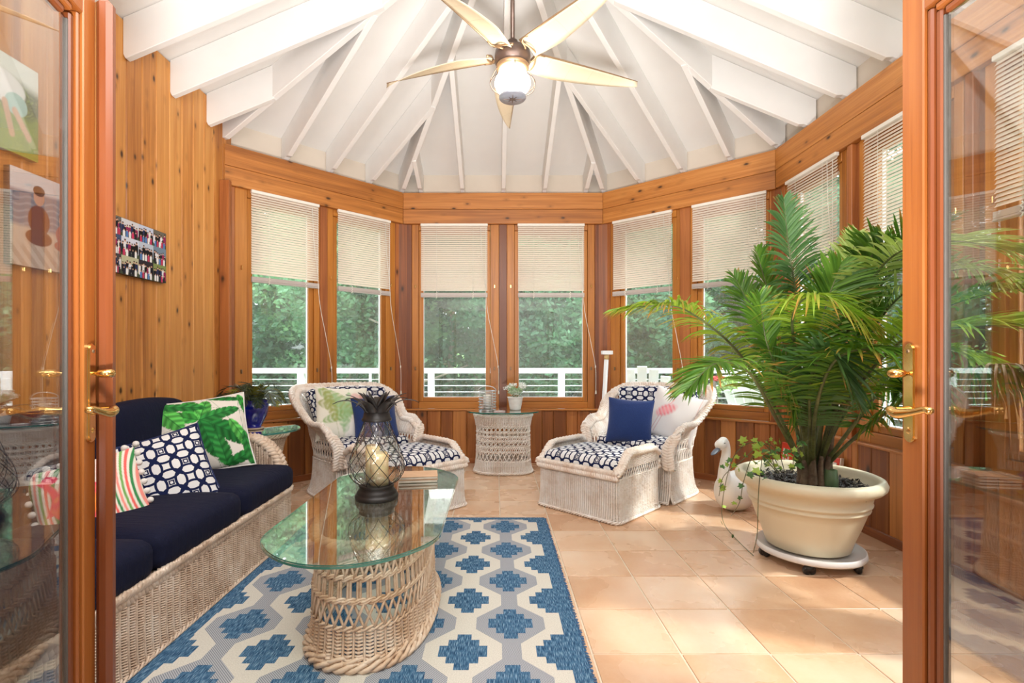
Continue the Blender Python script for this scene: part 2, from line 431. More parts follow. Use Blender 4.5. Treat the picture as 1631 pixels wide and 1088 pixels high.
# left plank wall
wl = thing('wall_left', kind='structure')
y = 4.31-.132*30; k = 0
while y < 4.17:
    box('plank', -2.222, -2.20, y+.001, y+.131, 0, 3.115, WOOD_L, wl, c=.005); y += .132; k += 1
box('sheathing', -2.30, -2.224, .3, 4.2, 0, 3.2, WOOD_P, wl)
box('corner_post', -2.199, -2.12, 3.99, 4.03, 0, BEAM0, WOOD_P, wl)

# ------------------------------------------------------------------ roof
AP = Vector((.067, 3.03, 3.84)); Z0 = 2.865; DEP = .262
ce = thing('ceiling', kind='structure')
def slab(name, pts, th, mat):
    n = len(pts); V = [tuple(p) for p in pts]+[(p[0], p[1], p[2]+th) for p in pts]
    Fc = [tuple(range(n)), tuple(range(2*n-1, n-1, -1))]+[(i, i+n, (i+1)%n+n, (i+1)%n) for i in range(n)]
    return obj(name, mesh(name, V, Fc), mat, ce)
up = Vector((0, 0, DEP))
def ext(p, f=.09):
    P = Vector((p[0], p[1], Z0)); return P+(P-AP)*f
for a, b in ((LC, BL), (BL, BR), (BR, RC)):
    slab('roof_panel', [ext(a)+up, AP+up, ext(b)+up], .03, WHITE2)
YN = .28
def wallz(x, side):   # commons
    return None
for sx, cx in ((-1, -2.2), (1, 2.334)):
    cy = LC[1] if sx < 0 else RC[1]
    P = Vector((cx, cy, Z0)); sl = (AP.z-Z0)/abs(AP.x-cx)
    e = ext((cx, cy)); o = .2
    slab('roof_panel', [e+up, Vector((e.x, YN, e.z))+up, Vector((AP.x, YN, AP.z))+up, AP+up], .03, WHITE2)
def rafter(P0, P1, z0, z1, wd=.042, extend=.10, nose=False):
    a, b = Vector(P0), Vector(P1); d = (b-a); L = d.length; d.normalize(); n = Vector((-d.y, d.x))*wd/2
    sl = (z1-z0)/L
    prof = [(-extend, z0-sl*extend+(.0 if not nose else 0))]
    if nose: pl = [(0, .045), (.012, .014), (.035, .012), (L/1, 0)]
    else: pl = [(-extend, .03), (-.01, .03), (.03, .012), (L, 0)]
    bot = [(s, z0+sl*s+h) for s, h in pl]; top = [(L, z1+DEP-.002), (pl[0][0], z0+sl*pl[0][0]+DEP-.002)]
    pr = bot+top; m = len(pr)
    V = [(a.x+d.x*s+n.x*q, a.y+d.y*s+n.y*q, z) for q in (1, -1) for s, z in pr]
    Fc = [tuple(range(m)), tuple(range(2*m-1, m-1, -1))]+[(i, i+m, (i+1)%m+m, (i+1)%m) for i in range(m)]
    me = mesh('rafter', V, Fc); bm = bmesh.new(); bm.from_mesh(me); bmesh.ops.recalc_face_normals(bm, faces=bm.faces)
    bmesh.ops.bevel(bm, geom=[e for e in bm.edges if len(e.link_faces) == 2 and e.calc_face_angle(0) > 1.2], offset=.003, segments=1, affect='EDGES'); bm.to_mesh(me); bm.free()
    return obj('rafter', me, WHITE, ce)
def isect(p, d, a, b):
    # ray p+t*d with line a-b
    r = (b[0]-a[0], b[1]-a[1]); den = d[0]*r[1]-d[1]*r[0]
    t = ((a[0]-p[0])*r[1]-(a[1]-p[1])*r[0])/den; s = ((a[0]-p[0])*d[1]-(a[1]-p[1])*d[0])/den
    return t, s
A2 = (AP.x, AP.y)
for c_ in (LC, BL, BR, RC): rafter(c_, A2, Z0, AP.z, wd=.046)
def jacks(a, b, us):
    L = math.hypot(b[0]-a[0], b[1]-a[1]); d = ((b[0]-a[0])/L, (b[1]-a[1])/L); nrm = (d[1], -d[0])
    D = abs((AP.x-a[0])*nrm[0]+(AP.y-a[1])*nrm[1]); sl = (AP.z-Z0)/D
    for u in us:
        p = (a[0]+d[0]*u*L, a[1]+d[1]*u*L); best = D
        for c_ in (a, b):
            t, s = isect(p, nrm, c_, A2)
            if 0 < s < 1.0 and t > 0: best = min(best, t)
        q = (p[0]+nrm[0]*best, p[1]+nrm[1]*best); rafter(p, q, Z0, Z0+sl*best)
jacks(LC, BL, [1-.213, 1-.457, 1-.70]); jacks(BR, RC, [.248, .511, .773])
jacks(BL, BR, [(x-BL[0])/(BR[0]-BL[0]) for x in (-.80, -.355, .08, .515, .955)])
for k in range(8):
    y = 3.835-.4265*k
    for cx, cy in ((-2.2, LC[1]), (2.334, RC[1])):
        d = (1 if cx < 0 else -1, 0); q = AP.x
        if y > AP.y:
            t, s = isect((cx, y), d, (cx, cy), A2); q = cx+d[0]*t
        sl = (AP.z-Z0)/abs(AP.x-cx); rafter((cx, y), (q, y), Z0, Z0+sl*abs(q-cx), nose=cx < 0)
box('ridge_beam', AP.x-.03, AP.x+.03, YN, AP.y, AP.z-.02, AP.z+.27, WHITE, ce)
FRZ = plain('frieze_shade_tan', (.66,.58,.49), .6, noise=.03, nscale=4)  # tan stands in for the shade where the roof meets the beams
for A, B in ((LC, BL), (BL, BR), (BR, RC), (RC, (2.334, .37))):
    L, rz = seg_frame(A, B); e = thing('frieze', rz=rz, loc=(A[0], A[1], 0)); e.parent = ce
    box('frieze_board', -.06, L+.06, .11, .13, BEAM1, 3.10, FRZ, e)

# near wall with the doorway, and the hall the photographer stands in
wf = thing('wall_front', kind='structure'); HP = plain('hall_paint', (.72,.70,.66), .7, noise=.02)
box('wall_piece', -2.3, -1.12, .24, .36, 0, 3.1, HP, wf); box('wall_piece', 1.12, 2.45, .24, .36, 0, 3.1, HP, wf)
box('wall_piece', -1.12, 1.12, .24, .36, 2.10, 3.1, HP, wf)
slab2 = mesh('gable', [(-2.3,.24,3.1),(2.45,.24,3.1),(.067,.24,4.2),(-2.3,.36,3.1),(2.45,.36,3.1),(.067,.36,4.2)], [(0,1,2),(5,4,3),(0,3,4,1),(1,4,5,2),(2,5,3,0)])
obj('gable', slab2, HP, wf)
hf = thing('hall_floor', kind='structure'); box('floor_slab', -2.6, 2.6, -3.2, -.1, -.12, 0, WOOD_DOOR, hf)
hw = thing('wall_hall', kind='structure')
box('wall_piece', -2.7, -2.6, -3.2, .24, 0, 2.7, HP, hw); box('wall_piece', 2.6, 2.7, -3.2, .24, 0, 2.7, HP, hw)
box('wall_piece', -2.7, 2.7, -3.3, -3.2, 0, 2.7, HP, hw)
hc = thing('hall_ceiling', kind='structure'); box('ceiling_slab', -2.7, 2.7, -3.3, .24, 2.7, 2.8, HP, hc)
add_light('hall_fill_light', 'AREA', (0, -1.6, 2.66), (0, 0, 0), 45, (1, .97, .93), shape='RECTANGLE', size=1.6, size_y=1.6)  # added fill light, unseen, brightens the sunroom through the doorway

# ------------------------------------------------------------------ glass doors
def make_door(n, hinge, rz, s, zs=(0, 0)):
    t = thing('door_%d' % n, loc=(hinge[0], hinge[1], 0), rz=rz, kind='structure')
    T = .045; W = .90; SW = .056 if n == 1 else .066; H0, H1 = .015, 2.05; g = .088 if n == 1 else .102; gt, gb = 1.935, .22
    def b(name, x0, x1, y0, y1, z0, z1, mat, c=.003): return box(name, x0, x1, min(s*y0, s*y1), max(s*y0, s*y1), z0, z1, mat, t, c=c)
    b('stile', W-SW, W, -T, 0, H0, H1, WOOD_DOOR); b('stile', 0, SW, -T, 0, H0, H1, WOOD_DOOR)
    b('rail', SW+.001, W-SW-.001, -T, 0, gt+.036, H1, WOOD_DOOR); b('rail', SW+.001, W-SW-.001, -T, 0, H0, gb-.036, WOOD_DOOR)
    for (x0, x1, z0, z1) in ((W-g+.018, W-SW-.0015, gb-.035, gt+.035), (SW+.0015, g-.018, gb-.035, gt+.035)):
        b('bead', x0, x1, -T+.004, -.006, z0, z1, WOOD_DOOR2 if n == 2 else WOOD_DOOR, .005)
    for (x0, x1) in ((W-g, W-g+.0175), (g-.0175, g)): b('bead', x0, x1, -T+.01, -.013, gb-.02, gt+.02, WOOD_DOOR2, .004)
    b('bead', .091, W-.091, -T+.004, -.006, gt+.018, gt+.035, WOOD_DOOR, .004); b('bead', .109, W-.109, -T+.01, -.013, gt, gt+.0175, WOOD_DOOR2, .004)
    b('bead', .091, W-.091, -T+.004, -.006, gb-.035, gb, WOOD_DOOR, .004)
    for (x0, x1) in ((W-g-.006, W-g-.0005), (g+.0005, g+.006)): b('gasket', x0, x1, -T+.014, -.016, gb, gt, GASK, .001)
    obj('pane', box_me(W-2*g-.013, .006, gt-gb-.002, 0).copy(), DGLASS, t, loc=(W/2, -s*.024, (gt+gb)/2))
    xp = W-.031; z0, z1 = .905, 1.155
    # plate with rounded ends
    bm = bmesh.new(); pts = []
    for k in range(9): a = PI*k/8; pts.append((.017*math.cos(a), z1-.017+.017*math.sin(a)))
    for k in range(9): a = PI+PI*k/8; pts.append((.017*math.cos(a), z0+.017+.017*math.sin(a)))
    vs = [bm.verts.new((xp+x, 0, z)) for x, z in pts]; f = bm.faces.new(vs)
    r = bmesh.ops.extrude_face_region(bm, geom=[f]); ev = [v for v in r['geom'] if isinstance(v, bmesh.types.BMVert)]
    for v in ev: v.co.y += s*.009
    bmesh.ops.recalc_face_normals(bm, faces=bm.faces)
    bmesh.ops.bevel(bm, geom=[e for e in bm.edges if all(v in ev for v in e.verts)], offset=.003, segments=2, affect='EDGES')
    pl = obj('handle_plate', bm_mesh('plate', bm), BRASS, t)
    ks = obj('screw', lathe_me([(0,.002),(.004,.002),(.0045,0)], 10), BLACK2, pl, loc=(xp, s*.009, z1-.02), rot=(-s*PI/2, 0, 0))
    obj('keyhole', lathe_me([(0,.001),(.004,.003),(.006,.002),(.0085,0)], 12), BRASS, pl, loc=(xp, s*.009, z0+.03), rot=(-s*PI/2, 0, 0))
    kn = lathe_me([(.008,0),(.009,.012),(.016,.017),(.018,.03),(.017,.044),(.008,.049),(0,.049)], 20)
    obj('thumb_turn', kn, BRASS, t, loc=(xp, s*.007, 1.079), rot=(-s*PI/2, 0, 0), scale=(1, .62, 1))
    tb = Tubes(); P = spline([(xp, s*.006, .985), (xp, s*.035, .985), (xp-.004, s*.056, .987), (xp-.03, s*.06, .981), (xp-.07, s*.058, .988), (xp-.105, s*.055, .998), (xp-.122, s*.055, .995)], 40)
    rr = np.interp(np.linspace(0, 1, 40), [0,.1,.25,.4,.5,.65,.85,.97,1], [.013,.010,.010,.012,.0125,.0085,.008,.009,.004])
    tb.add(P, rr[None], 12); obj('lever', tb.mesh('lever'), BRASS, t)
    return t
GASK = plain('grey_gasket', (.10,.09,.08), .5)
d1 = make_door(1, (-.819, .427), PI/2+math.radians(14), -1)
d2 = make_door(2, (1.05, .40), PI/2, 1)
# astragal moulding on the free edge of the left leaf
tb = box('astragal', .862, .9, .001, .038, .015, 2.05, WOOD_DOOR2, d1, c=.012); tb.location.x = .905; 
for ch in d1.children:
    if ch.name.startswith('astragal'): ch.location = (.908, -.020, 1.0325)

# ------------------------------------------------------------------ outside
GRASS = plain('lawn', (.10,.24,.045), .9, noise=.35, nscale=1.5)
dk = thing('deck', kind='structure')
DECKM = plain('grey_deck', (.42,.40,.38), .7, noise=.12, nscale=8)
for k in range(74):
    x0 = -3.0+k*.142
    if x0 > 5.5: break
    yb = 5.75 if x0 < 1.2 else (5.75-(x0-1.2)*.93 if x0 < 2.5 else .3)
    if x0 < -1: yb = 5.75+(x0+1)*1.0
    box('deck_board', x0, x0+.136, max(yb, .3), 8.1, -.16, -.12, DECKM, dk)
gr = mesh('lawn', [(-60,-10,-1.2),(60,-10,-1.2),(60,14,-1.2),(-60,14,-1.0),(60,60,4.0),(-60,60,4.0)], [(0,1,2,3),(3,2,4,5)])
gr = obj('ground', gr, GRASS); tag(gr, kind='structure')
rl = thing('deck_railing', 'white metal railing with horizontal bars around the deck outside', 'railing', (0, 8.0, -.12))
def rail_run(parent, x0, x1, y, posts, thin, axis='x'):
    def B(name, a0, a1, b0, b1, z0, z1):
        if axis == 'x': return box(name, a0, a1, y+b0, y+b1, z0, z1, WTRIM, parent)
        return box(name, y+b0, y+b1, a0, a1, z0, z1, WTRIM, parent)
    B('top_rail', x0, x1, -.045, .045, .985, 1.065)
    for p in posts: B('post', p-.05, p+.05, -.05, .05, 0, .985)
    for p in thin: B('baluster', p-.02, p+.02, -.015, .015, 0, .985)
    for k in range(9): B('bar', x0, x1, -.006, .006, .08+.1*k, .092+.1*k)
rail_run(rl, -7, 5.5, 0, [-5.1, -3.1, -1.03, 1.04, 3.1, 5.4], [-2.0, 3.72, -4.1])
rail_run(rl, -7.6, -.05, 5.5, [-2.0, -4.0, -6.0], [-1.0, -3.0, -5.0], 'y')

mf = M('tree_foliage'); c = mf.coord(); n = mf.noise(c, .9, 3); n2 = mf.noise(c, 9, 2)
f = n*.6+n2*.25+(mf.rand()-.5)*.35
colr = mf.ramp(f, [(.30, (.045,.14,.07)), (.45, (.11,.28,.14)), (.58, (.22,.45,.21)), (.72, (.46,.68,.34))])
mf.set('Base Color', colr).set('Roughness', .55)
tl = mf.new('ShaderNodeBsdfTranslucent'); mf.ln(colr, tl.inputs[0]); mx = mf.new('ShaderNodeMixShader'); mx.inputs[0].default_value = .4
mf.ln(mf.b.outputs[0], mx.inputs[1]); mf.ln(tl.outputs[0], mx.inputs[2]); mf.ln(mx.outputs[0], mf.out.inputs[0]); LEAF = mf.m
BARK = plain('grey_bark', (.20,.17,.13), .9, noise=.35, nscale=14, bump=.5)
def leaf_cloud(seed, n, blobs, size, spread=(1,1,1)):
    r = np.random.default_rng(seed)
    C = r.normal(size=(blobs, 3)); C /= np.linalg.norm(C, axis=1, keepdims=True); C *= r.uniform(.35, 1, (blobs, 1))**.6
    C *= spread
    b = r.integers(0, blobs, n); d = r.normal(size=(n, 3)); d /= np.linalg.norm(d, axis=1, keepdims=True)
    P = C[b]+d*r.uniform(.2, 1, (n, 1))**.4*.34*np.array([1.2, 1.2, .65])
    a = r.normal(size=(n, 3)); a[:, 2] *= .5; a[:, 2] -= .25; a /= np.linalg.norm(a, axis=1, keepdims=True)
    q = r.normal(size=(n, 3)); q -= (q*a).sum(1, keepdims=True)*a; q /= np.linalg.norm(q, axis=1, keepdims=True)
    s = size*r.uniform(.6, 1.3, (n, 1))
    V = np.stack([P-a*s, P+q*s*.5, P+a*s, P-q*s*.5], 1).reshape(-1, 3)
    return mesh_np('crown', V, np.arange(n*4).reshape(n, 4), False)
crowns = [leaf_cloud(s, 42000, 60, .034, (1, 1, 1.1)) for s in (1, 2, 3)]
for m_ in crowns: m_.materials.append(LEAF)
def tree(x, y, zb, ch, cw, label, v, trunk=.16, branches=True):
    t = thing('tree', label, 'tree', (x, y, zb), rz=v*1.3, group='trees beyond the deck railing')
    h = ch+cw*.5; tb = Tubes()
    P = spline([(0,0,-.3),(.05,.03,h*.3),(-.06,.05,h*.65),(.02,0,h)], 14); tb.add(P, np.linspace(trunk, trunk*.4, 14)[None], 9)
    r = random.Random(v*7+int(x*3))
    for k in range(7 if branches else 0):
        z = h*r.uniform(.28, .8); a = r.uniform(0, 6.28); l = cw*r.uniform(.4, .8)
        tb.add(spline([(0,0,z),(math.cos(a)*l*.4, math.sin(a)*l*.4, z+l*.12),(math.cos(a)*l, math.sin(a)*l, z+l*.35)], 8), np.linspace(trunk*.38, .02, 8)[None], 6)
    obj('trunk', tb.mesh('trunk'), BARK, t)
    o = bpy.data.objects.new('crown', crowns[v % 3]); o.location = (0, 0, ch+cw*.35); o.scale = (cw, cw, cw*1.05); link(o, t); tag(o, kind='stuff')
    return t
NEARL = [
 (-3.6, 12.0, -1.2, 3.3, 2.0, 'tree with a grey forked trunk, seen in the window behind the left armchair', 0, .20),
 (-1.7, 10.9, -1.2, 4.6, 1.6, 'sunlit leafy tree just beyond the railing, in the left back window', 1, .10),
 (1.1, 12.6, -1.2, 2.9, 2.1, 'leafy tree filling the right back window', 2, .12),
 (-6.6, 13.5, -1.2, 2.8, 2.6, 'leafy tree seen in the window nearest the plank wall', 1, .2),
 (4.1, 12.2, -1.2, 2.6, 2.1, 'leafy tree behind the deck chair in the angled right window', 0, .16),
 (7.6, 10.5, -1.2, 2.6, 2.5, 'leafy tree in the window left of the palm', 2, .18),
 (10.5, 6.0, -1.2, 3.2, 2.8, 'leafy tree outside the right wall, behind the palm', 1, .2),
 (12.0, 2.5, -1.2, 3.4, 2.8, 'leafy tree outside the right wall, towards the doorway', 0, .2)]
for a in NEARL: tree(*a)
# the wood beyond the lawn: nobody could count its trees
def woods(name, seed, n, x0, x1, y0, y1, zb, h, size):
    r = np.random.default_rng(seed); nb = 260
    C = np.stack([r.uniform(x0, x1, nb), r.uniform(y0, y1, nb), zb+h*r.uniform(.06, 1, nb)], 1); R = r.uniform(.9, 1.9, nb)
    b = r.integers(0, nb, n); d = r.normal(size=(n, 3)); d /= np.linalg.norm(d, axis=1, keepdims=True)
    P = C[b]+d*(R[b][:, None]*r.uniform(.7, 1.05, (n, 1)))*np.array([1, 1, .6])
    a = r.normal(size=(n, 3)); a[:, 2] *= .4; a[:, 2] -= .3; a /= np.linalg.norm(a, axis=1, keepdims=True)
    q = r.normal(size=(n, 3)); q -= (q*a).sum(1, keepdims=True)*a; q /= np.linalg.norm(q, axis=1, keepdims=True)
    sz = size*r.uniform(.6, 1.4, (n, 1))
    V = np.stack([P-a*sz, P+q*sz*.55, P+a*sz, P-q*sz*.55], 1).reshape(-1, 3)
    return obj(name, mesh_np('woods', V, np.arange(n*4).reshape(n, 4), False), LEAF, wd_, kind='stuff')
def obj_woods(*a): pass
wd_ = thing('woods', 'dense green wood filling the view beyond the lawn', 'woods', kind='stuff')
woods('foliage', 3, 170000, -20, 21, 17, 25, -1, 9.5, .13)
woods('foliage', 4, 60000, 15, 20, -4, 17, -1.5, 9, .15)
tb = Tubes(); r = random.Random(4)
for k in range(34):
    x, y = r.uniform(-14, 16), r.uniform(15.5, 18); h = r.uniform(4, 8); tb.add(spline([(x,y,-1.2),(x+r.uniform(-.2,.2),y,h*.5),(x+r.uniform(-.5,.5),y,h)], 8), np.linspace(r.uniform(.1,.2), .06, 8)[None], 7)
obj('trunks', tb.mesh('trunks'), BARK, wd_, kind='stuff')

def adirondack(x, y, rz, label):
    t = thing('deck_chair', label, 'chair', (x, y, -.12), rz, group='white slatted deck chairs')
    AW = plain('deck_chair_white', (.80,.84,.80), .5, noise=.02) if 'deck_chair_white' not in bpy.data.materials else bpy.data.materials['deck_chair_white']
    hs = [.84, .93, .97, .93, .84]
    for k, h in enumerate(hs):
        o = box('back_slat', -.058, .058, -.01, .01, 0, h, AW, t); o.location = (-.25+.125*k, .25+h*.5*math.sin(.36), .22+h*.5*math.cos(.36)); o.rotation_euler = (-.36, 0, (k-2)*.02)
        o.rotation_euler.y = (k-2)*.045
    for z, yy in ((.42, .34), (.80, .48)): box('cross_bar', -.30, .30, yy, yy+.03, z, z+.06, AW, t)
    for k in range(5): box('seat_slat', -.28, .28, -.28+.1*k, -.19+.1*k, .36-.03*k, .38-.03*k, AW, t)
    for s in (-1, 1):
        box('leg', s*.30-.015, s*.30+.015, -.30, -.20, 0, .56, AW, t); box('leg', s*.30-.015, s*.30+.015, .28, .38, 0, .56, AW, t)
        box('armrest', s*.33-.065, s*.33+.065, -.34, .42, .56, .58, AW, t)
    return t
adirondack(1.95, 6.75, math.radians(165), 'white slatted deck chair outside, left of the right armchair')
adirondack(3.55, 6.5, math.radians(118), 'white slatted deck chair outside, half hidden behind palm leaves')
# flowering pot plant on the deck
fp = thing('flower_pot', 'bushy light green potted plant with red flowers on the deck', 'plant', (2.66, 6.1, -.12))
obj('pot', lathe_me([(0,0),(.14,0),(.19,.3),(.2,.3),(.2,.33),(.17,.33),(.16,.28),(0,.28)], 24), plain('terracotta_pot', (.45,.16,.08), .7), fp)
obj('stems', tube_me([(0,0,.25),(.02,.0,.7),(0,.03,.95)], .02, 6), BARK, fp)
lv = leaf_cloud(11, 2200, 14, .10, (.9,.9,1)); o = obj('foliage', lv, plain('bright_leaf', (.35,.55,.13), .5, noise=.3, nscale=20), fp, loc=(0,0,.62), scale=(.33,.33,.4), kind='stuff')
lv = leaf_cloud(12, 260, 4, .18, (.8,.6,.4)); obj('flowers', lv, plain('red_petals', (.75,.03,.02), .5), fp, loc=(.0,0,.98), scale=(.13,.13,.08), kind='stuff')
# ------------------------------------------------------------------ rug
m = M('rug_weave'); c = m.coord(); X, Y, Z = m.xyz(c)
PX, PY = .37, .40
# column phase: columns at x = .06 + k*.185 ; grey chains and white chains alternate
def col(xo, yo):
    x = ((X-xo)/PX); x = (x-x.round())*PX
    y = ((Y-yo)/PY); y = (y-y.round())*PY
    return x.abs(), y.abs()
gx, gy = col(.06, 2.10); wx, wy = col(-.125, 2.30)
hw = (((gy-.045)/.105).clamp()*-.105)+.142
grey = gx.lt(hw)
def step(ax, ay):
    a = ax.lt(.092)*ay.lt(.036); b_ = ax.lt(.060)*ay.lt(.076); d = ax.lt(.028)*ay.lt(.115)
    return a.max(b_).max(d)
blue = step(gx, gy).max(step(wx, wy))
XL, XR, Y0R, Y1R = -1.265, .335, 1.02, 3.486
border = X.gt(.272).max(X.lt(-1.213)).max(Y.gt(3.44)).max(Y.lt(1.06))
blue = blue.max(border)
n1 = m.noise(m.mapping(c, (420, 30, 1)), 1, 2); n2 = m.noise(m.mapping(c, (260, 260, 1)), 1, 1)
bl = m.ramp(n1, [(.36, (.018,.055,.12)), (.52, (.055,.14,.25)), (.66, (.22,.34,.46))])
stripe = ((X+Y)*110).fract().lt(.45)
gr_ = m.mix(stripe, (.42,.43,.46), (.20,.215,.245))
whc = m.ramp(n2, [(.3, (.54,.51,.45)), (.7, (.68,.645,.58))])
base = m.mix(blue, m.mix(grey, whc, gr_), bl)
m.set('Base Color', base).set('Roughness', .95).set('Specular IOR Level', .1); m.bump(n1*.5+n2*.5+stripe*.25, .5, .003)
RUG = m.m
rug = thing('rug', 'flat woven blue and cream rug with grey chains and stepped diamonds', 'rug')
obj('rug_body', box_me(XR-XL, Y1R-Y0R, .007, .002).copy(), None, rug, loc=((XL+XR)/2, (Y0R+Y1R)/2, .0042))
o = rug.children[0]; o.data = mesh('rug_body', [(x, y, z) for z in (.0008, .0078) for x, y in ((XL,Y0R),(XR,Y0R),(XR,Y1R),(XL,Y1R))], [(3,2,1,0),(4,5,6,7),(0,1,5,4),(1,2,6,5),(2,3,7,6),(3,0,4,7)]); o.data.materials.append(RUG); o.location = (0,0,0)
tb = Tubes(); r = random.Random(2)
P = []
for k in range(560):
    y = Y0R+(Y1R-Y0R)*k/560; l = r.uniform(.006, .016); dy = r.uniform(-.006, .006)
    P.append([(XR-.004, y, .004), (XR+l, y+dy, .003)]); P.append([(XL+.004, y, .004), (XL-l, y+dy, .003)])
tb.add(np.array(P), .0016, 3); obj('fringe', tb.mesh('fringe'), plain('rug_fringe', (.05,.13,.26), .95), rug, kind='stuff')

# ------------------------------------------------------------------ wicker
def wick(name, a, b, c_, rough=.5):
    m = M(name); co = m.coord(); n = m.noise(co, 9, 4, .6); n2 = m.noise(co, 70, 2)
    m.set('Base Color', m.ramp(n*.75+n2*.25, [(.34, a), (.5, b), (.66, c_)])); m.set('Roughness', rough); return m.m
WICKER = wick('white_wicker', (.70,.58,.49), (.84,.77,.71), (.90,.87,.84))
WICKER_T = wick('blond_wicker', (.52,.33,.20), (.68,.50,.36), (.78,.66,.54))
WICKER_S = wick('grey_blond_wicker', (.50,.35,.25), (.68,.53,.41), (.78,.67,.57))

class Ring:
    """surface swept along a plan path: offset and height follow a profile"""
    def __init__(s, pts, closed, off, z0, z1, h=None, N=400):
        P = np.array(pts, float)
        if closed: P = np.vstack([P, P[:1]])
        L = np.r_[0, np.cumsum(np.linalg.norm(np.diff(P, axis=0), axis=1))]
        s.len = L[-1]; u = np.linspace(0, 1, N+1); s.u = u
        s.P = np.stack([np.interp(u*L[-1], L, P[:, k]) for k in (0, 1)], 1)
        T = np.gradient(s.P, axis=0)
        if closed: T[0] = T[-1] = s.P[1]-s.P[-2]
        k = 5
        for _ in range(2):
            if closed:
                TT = np.vstack([T[-k-1:-1], T, T[1:k+1]]); T = np.stack([np.convolve(TT[:, i], np.ones(2*k+1)/(2*k+1), 'valid') for i in (0, 1)], 1)
        T /= np.linalg.norm(T, axis=1, keepdims=True); s.Nn = np.stack([T[:, 1], -T[:, 0]], 1)
        s.off, s.z0, s.z1, s.h, s.closed = off, z0, z1, h, closed
    def at(s, U, V):
        U, V = np.broadcast_arrays(np.asarray(U, float), np.asarray(V, float)); Um = np.mod(U, 1.0) if s.closed else np.clip(U, 0, 1)
        p = np.stack([np.interp(Um, s.u, s.P[:, k]) for k in (0, 1)], -1); n = np.stack([np.interp(Um, s.u, s.Nn[:, k]) for k in (0, 1)], -1)
        top = s.h(Um) if s.h else s.z1
        z = s.z0+V*(top-s.z0); o = s.off(z, Um)
        return np.concatenate([p+n*np.asarray(o)[..., None], z[..., None]], -1)
    def nrm(s, U, V):
        Um = np.mod(U, 1.0) if s.closed else np.clip(U, 0, 1)
        n = np.stack([np.interp(Um, s.u, s.Nn[:, k]) for k in (0, 1)]+[np.zeros_like(Um)], -1); return n/np.linalg.norm(n, axis=-1, keepdims=True)
def weave(tb, S, v0, v1, pitch=.024, row=.009, rs=.0056, rw=.0033, amp=.0085, stakes=True, sides=4, u0=0, u1=1, aligned=True):
    if aligned: pitch *= .72; row *= 1.08; amp *= 1.1
    n = int(round(S.len*(u1-u0)/pitch/2))*2; H = (v1-v0)*(np.mean(S.h(S.u)) if S.h else S.z1)-(v1-v0)*S.z0
    rows = max(1, int(round(H/row)))
    if stakes:
        U = u0+(u1-u0)*np.arange(n if S.closed else n+1)/n; V = np.linspace(v0, v1, 9)
        tb.add(S.at(U[:, None], V[None]), rs, sides)
    k = np.arange(2*n if S.closed else 2*n+1); U = u0+(u1-u0)*k/(2*n)
    V = v0+(np.arange(rows)+.5)/rows*(v1-v0)
    ph = np.where(k % 2 == 0, np.where((k//2) % 2 == 0, 1.0, -1.0), 0.0)
    sg = np.ones(rows) if aligned else np.where(np.arange(rows) % 2 == 0, 1.0, -1.0)
    P = S.at(U[None], V[:, None])+S.nrm(U[None]+0*V[:, None], 0)*(amp*sg[:, None]*ph[None])[..., None]
    tb.add(P, rw, sides, closed=S.closed, ref=(0, 0, 1))
def rope(tb, S, v, r=.0045, spread=.006, pitch=.03, strands=2, u0=0, u1=1, vert=1.0):
    n = max(3, int(round(S.len*(u1-u0)/pitch))); k = np.arange(n*6+(0 if S.closed else 1)); U = u0+(u1-u0)*k/(n*6)
    for q in range(strands):
        a = k/6*2*PI+q*2*PI/strands
        P = S.at(U, v+0*U)+S.nrm(U, 0)*(np.cos(a)*spread)[:, None]; P[:, 2] += np.sin(a)*spread*vert
        tb.add(P[None], r, 5, closed=S.closed, ref=(0, 0, 1))
def lattice(tb, S, v0, v1, n, r=.004, kind='x', u0=0, u1=1, sides=5):
    i = np.arange(n); V = np.linspace(v0, v1, 5); t = np.linspace(0, 1, 5)
    du = (u1-u0)/n
    if kind == 'x':
        for s_, o in ((1, .0035), (-1, -.0035)):
            a = i+(.0 if s_ > 0 else 1.0)
            U = u0+du*(a[:, None]+s_*t[None]*1.0)
            tb.add(S.at(U, V[None]+0*U)+S.nrm(U, 0)*o, r, sides, ref=(0,0,1))
    elif kind == 'ii':
        for o in (.36, .64):
            U = u0+du*(i[:, None]+o+0*t[None]); tb.add(S.at(U, V[None]+0*U), r, sides)
def braid_pts(C, W, Nn, width, thick, pitch, r, tb, strands=3, sub=8):
    """plait along a centre line C with width direction W and face normal Nn"""
    C = np.asarray(C, float); L = np.r_[0, np.cumsum(np.linalg.norm(np.diff(C, axis=0), axis=1))]
    n = max(8, int(L[-1]/pitch*sub)); s = np.linspace(0, L[-1], n)
    f = lambda A: np.stack([np.interp(s, L, A[:, k]) for k in range(3)], 1)
    c_, w_, n_ = f(C), f(np.asarray(W, float)), f(np.asarray(Nn, float))
    for q in range(strands):
        p = 2*PI*s/pitch+2*PI*q/strands
        P = c_+w_*(np.sin(p)*width/2)[:, None]+n_*(np.sin(2*p)*thick)[:, None]; tb.add(P[None], r, 5)
def superpath(a, b, n=96, e=2.0):
    t = np.arange(n)*2*PI/n; c_, s_ = np.cos(t), np.sin(t)
    return np.stack([a*np.sign(c_)*np.abs(c_)**(2/e), b*np.sign(s_)*np.abs(s_)**(2/e)], 1)
def rrect(a, b, r, n=8, open_=False):
    P = []
    for cx, cy, a0 in ((a-r, b-r, 0), (-a+r, b-r, PI/2), (-a+r, -b+r, PI), (a-r, -b+r, 1.5*PI)):
        for k in range(n+1): t = a0+PI/2*k/n; P.append((cx+r*math.cos(t), cy+r*math.sin(t)))
    return P
